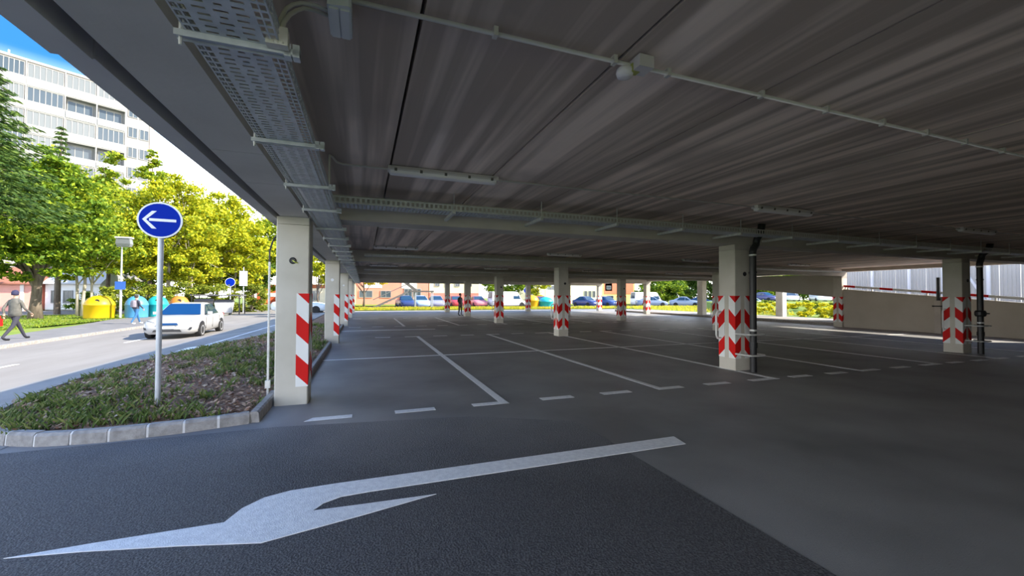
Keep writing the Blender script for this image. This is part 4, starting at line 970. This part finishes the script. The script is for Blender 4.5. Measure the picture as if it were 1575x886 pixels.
for i, (px, y, kd, hgt, lb) in enumerate(((48.5, 58, 'leaf_green', 5, 'green tree beyond the parked cars at the first gap past the cream house'), (53, 60, 'leaf_dark', 6, 'dark tree above the parked blue cars'), (58.5, 57, 'leaf_dark', 6, 'dark tree above the parked white car'), (63, 56, 'leaf_dark', 6, 'dark tree beside the sunlit outer post'), (66, 52, 'leaf_green', 6, 'green tree behind the chevron column with drainpipe'),
     (72, 56, 'leaf_green', 8.5, 'green tree above the meadow behind the drainpipe'), (78, 54, 'leaf_green', 8.5, 'green tree above the yellow flowering hedge'), (84, 52, 'leaf_dark', 9, 'dark green tree behind the far white van'))):
    tree('park_tree', lb, px, y, 0, [(0, 0, hgt*.62, 3.6, 3.0, hgt*.5), (2.6, 0, hgt*.5, 2.6, 2.4, hgt*.4), (-2.6, .5, hgt*.52, 2.6, 2.4, hgt*.42)], kd, 3500, .24, ((0, 0, .2, hgt*.6, 0),), seed=30 + i, clumps=40)
# bushes
def bush(name, label, x, y, z, blobs, leaf, n, size=.1, seed=50):
    t = tag(empty(name, (x, y, z)), label, 'bush')
    b = MB(); rr = random.Random(seed)
    for k in range(6):
        bl = rr.choice(blobs); b.tube([(bl[0]*.6, bl[1]*.6, -.05), (bl[0] + rr.uniform(-.4, .4)*bl[3], bl[1], bl[2] + bl[5]*.4)], [.03, .01], 5)
    b.build('stems', M['bark'], t); crown_mesh('foliage', blobs, n, size, M[leaf], t, 40, seed)
bush('bush', 'yellow green rounded bush past the round sign beyond the white car', -12.2, 50.0, -.35, [(0, 0, 1.1, 1.6, 1.2, 1.3), (1.5, 0, 1.5, 1.2, 1.1, 1.6), (-1.4, 0, .9, 1.2, 1.1, 1.0)], 'bush', 3500, .12, 51)
bush('bush', 'green shrubs behind the recycling containers', -17.5, 44.5, -.27, [(0, 0, 1.4, 2.2, 1.2, 1.4), (2.4, 0, 1.5, 1.8, 1.2, 1.5), (-2.2, 0, 1.2, 1.6, 1.1, 1.2), (4.2, .4, 1.5, 1.6, 1.1, 1.5)], 'bush', 5000, .13, 52)
bush('hedge', 'clipped dark green hedge behind the pale multi stemmed tree', -26.5, 55.0, -.27, [(0, 0, .9, 2.6, 1.2, 1.0), (3, 0, .9, 2.2, 1.2, 1.0)], 'leaf_green', 3500, .13, 53)
bush('hedge', 'low yellow flowering hedge beyond the open side of the garage', 31.0, 22.0, 0, [(-1.5 + .45*i, -7 + i*1.5, .45, 1.3, 1.0, .62) for i in range(11)], 'flower', 9000, .10, 54)
bush('hedge', 'yellow green grass bank behind the flowering hedge', 36.5, 25.0, 0, [(-2 + .6*i, -8 + i*1.7, .45, 1.6, 1.3, .75) for i in range(11)], 'bush', 7000, .11, 55)
# yellow grass along the far verge
V = []
for k in range(7000):
    x = R.uniform(-3, 60); y = R.uniform(41.2, 44.8)
    if x > 23 and R.random() < .5: x = R.uniform(29.5, 50); y = R.uniform(24, 41)
    for j in range(2):
        L = R.uniform(.15, .36); w = .03; x2, y2 = x + R.gauss(0, .2), y + R.gauss(0, .2)
        V += [(x2-w, y2, 0), (x2+w, y2, 0), (x2+w*.6 + .04, y2, L*.6), (x2 + R.gauss(0, .08), y2, L)]
tag(stuff(quads_mesh('meadow_grass', V, leafmat('meadow blades', [(.30, .36, .03), (.55, .50, .04), (.70, .58, .06)], .3))), 'tall yellow green meadow grass along the far verges', 'grass')

# ------------------------------------------------------------------ far buildings
def house(name, label, x, y, z, rz, w, d, h, wallc, bands=(), wins=(), doors=(), roofc=(.30, .12, .08), flat=False):
    """front face at local y=0 facing -Y, x from 0..w"""
    b = tag(empty(name, (x, y, z), rz), label, 'building')
    MB().box(0, w, 0, d, 0, h).build('wall', mat(name + ' wall', wallc, tuple(min(1, c*1.08) for c in wallc), 1.5, .9), b)
    for (xa, xb, za, zb, c) in bands:
        MB().box(xa, xb, -.06, .05, za, zb).build('wall_panel', mat('panel', c, rough=.85), b)
    for (xa, xb, za, zb) in wins:
        f = MB(); t = .08
        f.box(xa, xa+t, -.12, .02, za, zb).box(xb-t, xb, -.12, .02, za, zb).box(xa+t, xb-t, -.12, .02, za, za+t).box(xa+t, xb-t, -.12, .02, zb-t, zb)
        xm = (xa+xb)/2; f.box(xm-.03, xm+.03, -.11, .02, za+t, zb-t)
        f = f.build('window', M['render_white'], b); MB().box(xa+t, xb-t, -.085, -.075, za+t, zb-t).build('pane', M['win'], f)
    for (xa, xb, zb) in doors:
        f = MB().box(xa, xb, -.10, .02, 0, zb).build('door', M['render_white'], b)
        MB().box(xa+.12, (xa+xb)/2-.05, -.12, -.09, 1.0, zb-.15).build('pane', M['win'], f); MB().box((xa+xb)/2+.05, xb-.12, -.12, -.09, 1.0, zb-.15).build('pane', M['win'], f)
    if flat: MB().box(-.2, w+.2, -.25, d+.2, h, h+.3).build('roof', mat('roof slab', roofc, rough=.8), b)
    else: MB().extr([(-.3, -.5, h), (-.3, d/2, h+1.8), (-.3, d+.5, h), (-.3, d+.5, h-.12), (-.3, -.5, h-.12)], (w+.6, 0, 0)).build('roof', mat('roof tile', roofc, rough=.85), b)
    return b
RED, CRM, PNK = (.62, .16, .10), (.78, .68, .46), (.72, .30, .24)
house('school_building', 'red and cream school wing beyond the far end stair', -4.5, 68, 0, 0, 14.5, 9, 6.5, (.66, .26, .19), [(2.3, 3.3, 0, 3.3, CRM), (4.5, 7.2, 2.6, 6.5, (.82, .74, .66)), (10.2, 12.6, 2.6, 6.5, (.82, .78, .74))], [(3.8, 5.8, 1.1, 2.2), (7.0, 8.6, 1.1, 2.2), (-.0 + .5, 2.0, 1.1, 2.2)], [(10.6, 11.9, 2.6), (12.0, 13.3, 2.6)])
house('school_building', 'cream building with small high windows and a red base behind the red cars', 10.2, 68.5, 0, 0, 8.5, 9, 6.5, CRM, [(0, 8.5, 0, 1.9, (.70, .22, .18))], [(.9, 1.7, 3.0, 3.6), (2.6, 3.4, 3.0, 3.6), (4.3, 5.1, 3.0, 3.6), (6.4, 7.2, 3.0, 3.6)])
house('school_building', 'white and yellow building with dark entrance windows behind the blue cars', 30.0, 69, 0, 0, 13.0, 10, 6.5, (.84, .76, .50), [(1.5, 4.0, 0, 6.5, (.84, .84, .82)), (9.4, 12.0, .0, 1.3, (.84, .82, .78))], [(2.0, 3.4, 2.6, 3.4), (9.6, 10.2, 1.2, 2.5), (10.5, 11.1, 1.2, 2.5), (11.4, 12.0, 1.2, 2.5)])
house('school_building', 'yellow base building with an orange red upper wall', 43.2, 69, 0, 0, 8.0, 10, 6.5, (.88, .66, .24), [(.8, 7.6, 1.9, 6.5, (.74, .22, .12)), (1.0, 2.6, 2.5, 4.2, (.85, .85, .85))], [(1.3, 2.3, 2.8, 3.5), (1.4, 2.9, 1.0, 1.6)])
house('kiosk_building', 'red kiosk with a white band behind the planter corner column', -16.2, 76, -.35, 0, 6.0, 5, 3.2, (.70, .12, .05), [(1.0, 6.0, 1.5, 2.1, (.86, .82, .80)), (0.4, 1.4, 3.2, 4.6, (.78, .20, .05))], [(3.0, 4.6, .6, 1.4)], (), (.5, .15, .1), True)
house('low_house', 'pink walled low house under the trees behind the walking man', -38.5, 58, -.35, 0, 6.0, 5, 2.9, (.74, .36, .30), [(4.6, 4.9, 0, 2.9, (.84, .8, .78)), (5.7, 6.0, 0, 2.9, (.84, .8, .78))], [(1.5, 2.6, 1.0, 2.0)])
house('low_house', 'white house with dark windows behind the maple trunks', -32.2, 58.5, -.35, 0, 4.6, 5, 3.0, (.82, .83, .85), [], [(.5, 1.1, .8, 2.2), (1.5, 2.3, .8, 2.2), (3.2, 3.9, .8, 2.2)], (), (.55, .55, .57))
house('low_house', 'cream gabled house with a dark window seen between the first two columns', -7.6, 62, -.2, 0, 4.5, 6, 3.2, (.80, .72, .58), [(0, 4.5, 2.6, 3.1, (.45, .14, .07))], [(.9, 1.9, .9, 2.3), (2.8, 3.7, .9, 2.3)], (), (.72, .68, .62))
# apartment tower
tw = tag(empty('apartment_tower', (-34.4, 67.2, -.3), math.atan2(.55, .83)), 'tall white apartment tower with balcony bands behind the spruces', 'building')
H0, FH = 29.2, 2.8
MB().box(-12, 4.5, .35, 12, 0, H0).build('wall', M['render_white'], tw)
MB().box(4.5, 7.6, 1.2, 12, 0, H0 - 1.0).build('side_wall', M['render_white'], tw)
MB().box(7.3, 7.75, 1.1, 12, 0, H0 - 1.2).build('corner_strip', mat('peach render', (.85, .62, .45), rough=.9), tw)
MB().box(-12.3, 3.6, -.55, 12.2, H0, H0 + .30).build('roof_slab', M['render_white'], tw)
MB().box(-12.0, 3.6, -.45, 0, H0 - .12, H0).build('eave_shadow_board', mat('eave shade grey', (.24, .21, .19), rough=.9), tw)  # dark colour draws the shade under the roof overhang
an = tag(empty('antenna_mast', (-43.2, 71.0, H0)), 'thin antenna mast with a small dish on the tower roof', 'antenna')
MB().tube([(0, 0, -.2), (0, 0, 3.6)], .09, 6).build('mast', M['signw'], an); MB().lathe([(.05, 0), (.3, .1)], 10, (.3, -.1, 1.9), 'y').build('dish', M['signw'], an)
frame_m = M['render_white']
fmesh = {}
def win_unit(u0, u1, z0, z1, yf, n, pm, parent=tw):
    key = (round(u1-u0, 2), round(z1-z0, 2), n)
    if key not in fmesh:
        w, h = u1-u0, z1-z0; f = MB(); t = .07
        f.box(0, w, -.05, .05, 0, t).box(0, w, -.05, .05, h-t, h)
        for i in range(n+1): x = i*(w-t)/n; f.box(x, x+t, -.05, .05, t, h-t)
        a = f.build('window', frame_m, parent, (u0, yf, z0)); c = MB().box(.05, w-.05, -.01, .01, .05, h-.05).build('pane', pm, a)
        fmesh[key] = (a.data, c.data, pm)
    else:
        a = link('window', fmesh[key][0], parent, (u0, yf, z0)); c = link('pane', fmesh[key][1], a)
        if pm is not fmesh[key][2]: c.data = c.data.copy(); c.data.materials[0] = pm
for k in range(8):
    zt = H0 - k*FH
    for (ua, ub) in ((-12, -9.6), (-9.4, -7.0), (-6.8, -4.3), (-4.2, -1.15), (-1.05, 1.65), (1.75, 4.4)):
        log = (k % 2 == 1 and ua > -1.2)
        MB().box(ua, ub, -.55, -.42, zt - FH, zt - FH + .95).build('balcony_parapet', M['render_white'], tw)
        if log:
            MB().box(ua + .03, ub - .03, -.62, -.56, zt - FH + .1, zt - FH + .8).build('railing_panel', mat('frosted panel', (.55, .57, .58), rough=.4), tw)
            win_unit(ua + .2, ub - .2, zt - FH + .95, zt - .35, .28, 3, M['win'])
        else:
            win_unit(ua + .05, ub - .05, zt - FH + .97, zt - .12, -.40, 6 if ua < -1.2 else 5, M['win_pale'] if (k + int(ua)) % 3 else M['win'])
        MB().box(ua - .1, ub + .1, -.50, .36, zt - FH - .12, zt - FH + .02).build('floor_slab', M['render_white'], tw)
        MB().box(ub, ub + .12, -.52, .36, zt - FH, zt).build('pillar', M['render_white'], tw)
    for (ua, ub) in ((5.0, 6.0), (6.2, 7.2)):
        win_unit(ua, ub, zt - FH - .1, zt - FH + 1.35, 1.16, 2, M['win'])

# external steel stair at the far end
st = tag(empty('steel_stair', (5.2, 45.0, 0)), 'dark steel stair with landing outside the far end of the garage', 'stair')
gm_ = mat('weathered stair steel', (.13, .13, .125), rough=.6); dkm = mat('dark steel', (.10, .09, .08), rough=.6)
for k in range(10): MB().box(-4.2 + k*.36, -3.9 + k*.36, -.5, .5, .12 + k*.18, .15 + k*.18).build('tread', gm_, st)
for s in (-.52, .52):
    MB().extr([(-4.4, s, 0), (-.6, s, 1.82), (-.6, s, 2.0), (-4.4, s, .18)], (0, .03, 0)).build('stringer', gm_, st)
    MB().extr([(-4.3, s, .95), (-.6, s, 2.75), (-.6, s, 2.82), (-4.3, s, 1.02)], (0, .03, 0)).build('handrail', gm_, st)
    MB().extr([(-2.2, s, 3.9), (.1, s, 2.1), (.1, s, 1.85), (-2.2, s, 3.6)], (0, .05, 0)).build('upper_stringer', dkm, st)
MB().box(-.6, 1.9, -.6, .6, 1.82, 1.98).build('landing', dkm, st)
for x in (.0, 1.8):
    for s in (-.5, .5): MB().box(x-.05, x+.05, s-.05, s+.05, 0, 3.4 if x > 1 else 1.85).build('post', M['pole'], st)

# outer sunlit posts beyond the open side
for (x, y, lb) in ((23.4, 23.6, 'sunlit cream outer post beyond the open side, farther back'), (26.8, 20.0, 'sunlit cream outer post in front of the flowering hedge')):
    o = tag(MB().box(0, .42, 0, .5, 0, 2.70 if x < 25 else 2.40, .02).build('outer_post', M['column'], None, (x, y, 0)), lb, 'post')
struct(MB().box(22.9, 27.2, 13.9, 34, -.02, .14).build('trim_kerb', M['kerb']))
struct(MB().extr([(22.7, 20.9, 2.9), (27.4, 19.6, 2.42), (27.4, 24, 2.42), (22.7, 24, 2.9)], (0, 0, .2)).build('ceiling_canopy', M['beam']))

# parked cars in the distance
def parked(label, col, x, y, rz, z=0, van=False, L=4.3, H=1.45, Wd=1.76):
    make_car(label, paintmat(col), (x, y, z), rz, L=L, Wd=Wd, H=H, van=van, cat='van' if van else 'car', full=False)
parked('dark blue car parked behind the steel stair', (.03, .05, .16), 4.6, 49.5, .1)
parked('pale blue car parked beside the dark blue one behind the stair', (.35, .48, .68), 6.4, 50.0, .05)
parked('violet grey car parked under the stair landing post', (.28, .28, .40), 8.3, 50.2, -.05)
parked('red car parked before the cream building, first of the pair', (.60, .06, .06), 11.0, 51.5, .05)
parked('pinkish red car parked beside the first red car', (.66, .22, .24), 14.0, 52.0, 0)
parked('white delivery van parked before the green tree', (.80, .81, .84), 17.6, 50.5, PI/2 + .1, van=True, L=5.0, H=2.0, Wd=1.95)
parked('orange red car parked behind the third row column', (.72, .12, .06), 21.6, 49.0, .2)
parked('dark blue car parked before the white and yellow building', (.03, .05, .18), 29.0, 50.0, .2)
parked('blue hatchback parked beside the cream entrance windows', (.04, .08, .25), 32.3, 50.0, .1)
parked('grey blue car parked before the green park tree', (.20, .26, .38), 38.8, 48.5, 1.2)
parked('white boxy van parked among the trees', (.82, .83, .85), 40.5, 51.5, 1.4, van=True, L=5.0, H=2.1, Wd=1.95)
parked('silver blue car parked in the tree shade', (.30, .36, .46), 43.6, 47.0, .7)
parked('dark blue car parked in the tree shade', (.03, .07, .18), 46.2, 46.5, .7)
parked('white car parked past the dark blue car', (.80, .80, .78), 49.5, 45.0, 1.0)
parked('pale green car parked before the sunlit outer post', (.50, .60, .50), 53.0, 44.0, 1.0)
parked('navy car parked above the meadow near the drainpipe', (.08, .08, .22), 58.5, 46.5, .0, .75)
parked('silver car parked above the meadow', (.60, .60, .64), 63.5, 47.0, -.5, .75)
parked('light grey car parked beyond the outer post', (.55, .55, .60), 66.0, 47.5, -.9, .75)
parked('white car parked beyond the flowering hedge', (.80, .80, .80), 62.0, 45.0, -.8, .75)
parked('white van with a blue windscreen beyond the flowering hedge', (.82, .83, .86), 67.5, 44.2, -.75, .75, True, 5.2, 2.3, 2.0)
parked('pinkish red car beside the far white van', (.66, .20, .24), 69.5, 43.8, -.9, .75)
parked('pale blue white car parked on the street between the first two columns', (.68, .76, .80), -4.9, 38.5, 1.45, -.06)
# orange and turquoise containers at the far end
bell('orange yellow recycling bell beyond the rear blue sign', (.85, .45, .02), (18.4, 44.0, 0.05), .75, 1.5, hole=False)
bell('turquoise recycling bell beside the orange yellow one', (.03, .50, .62), (20.0, 43.6, 0.05), .85, 1.3, hole=False)
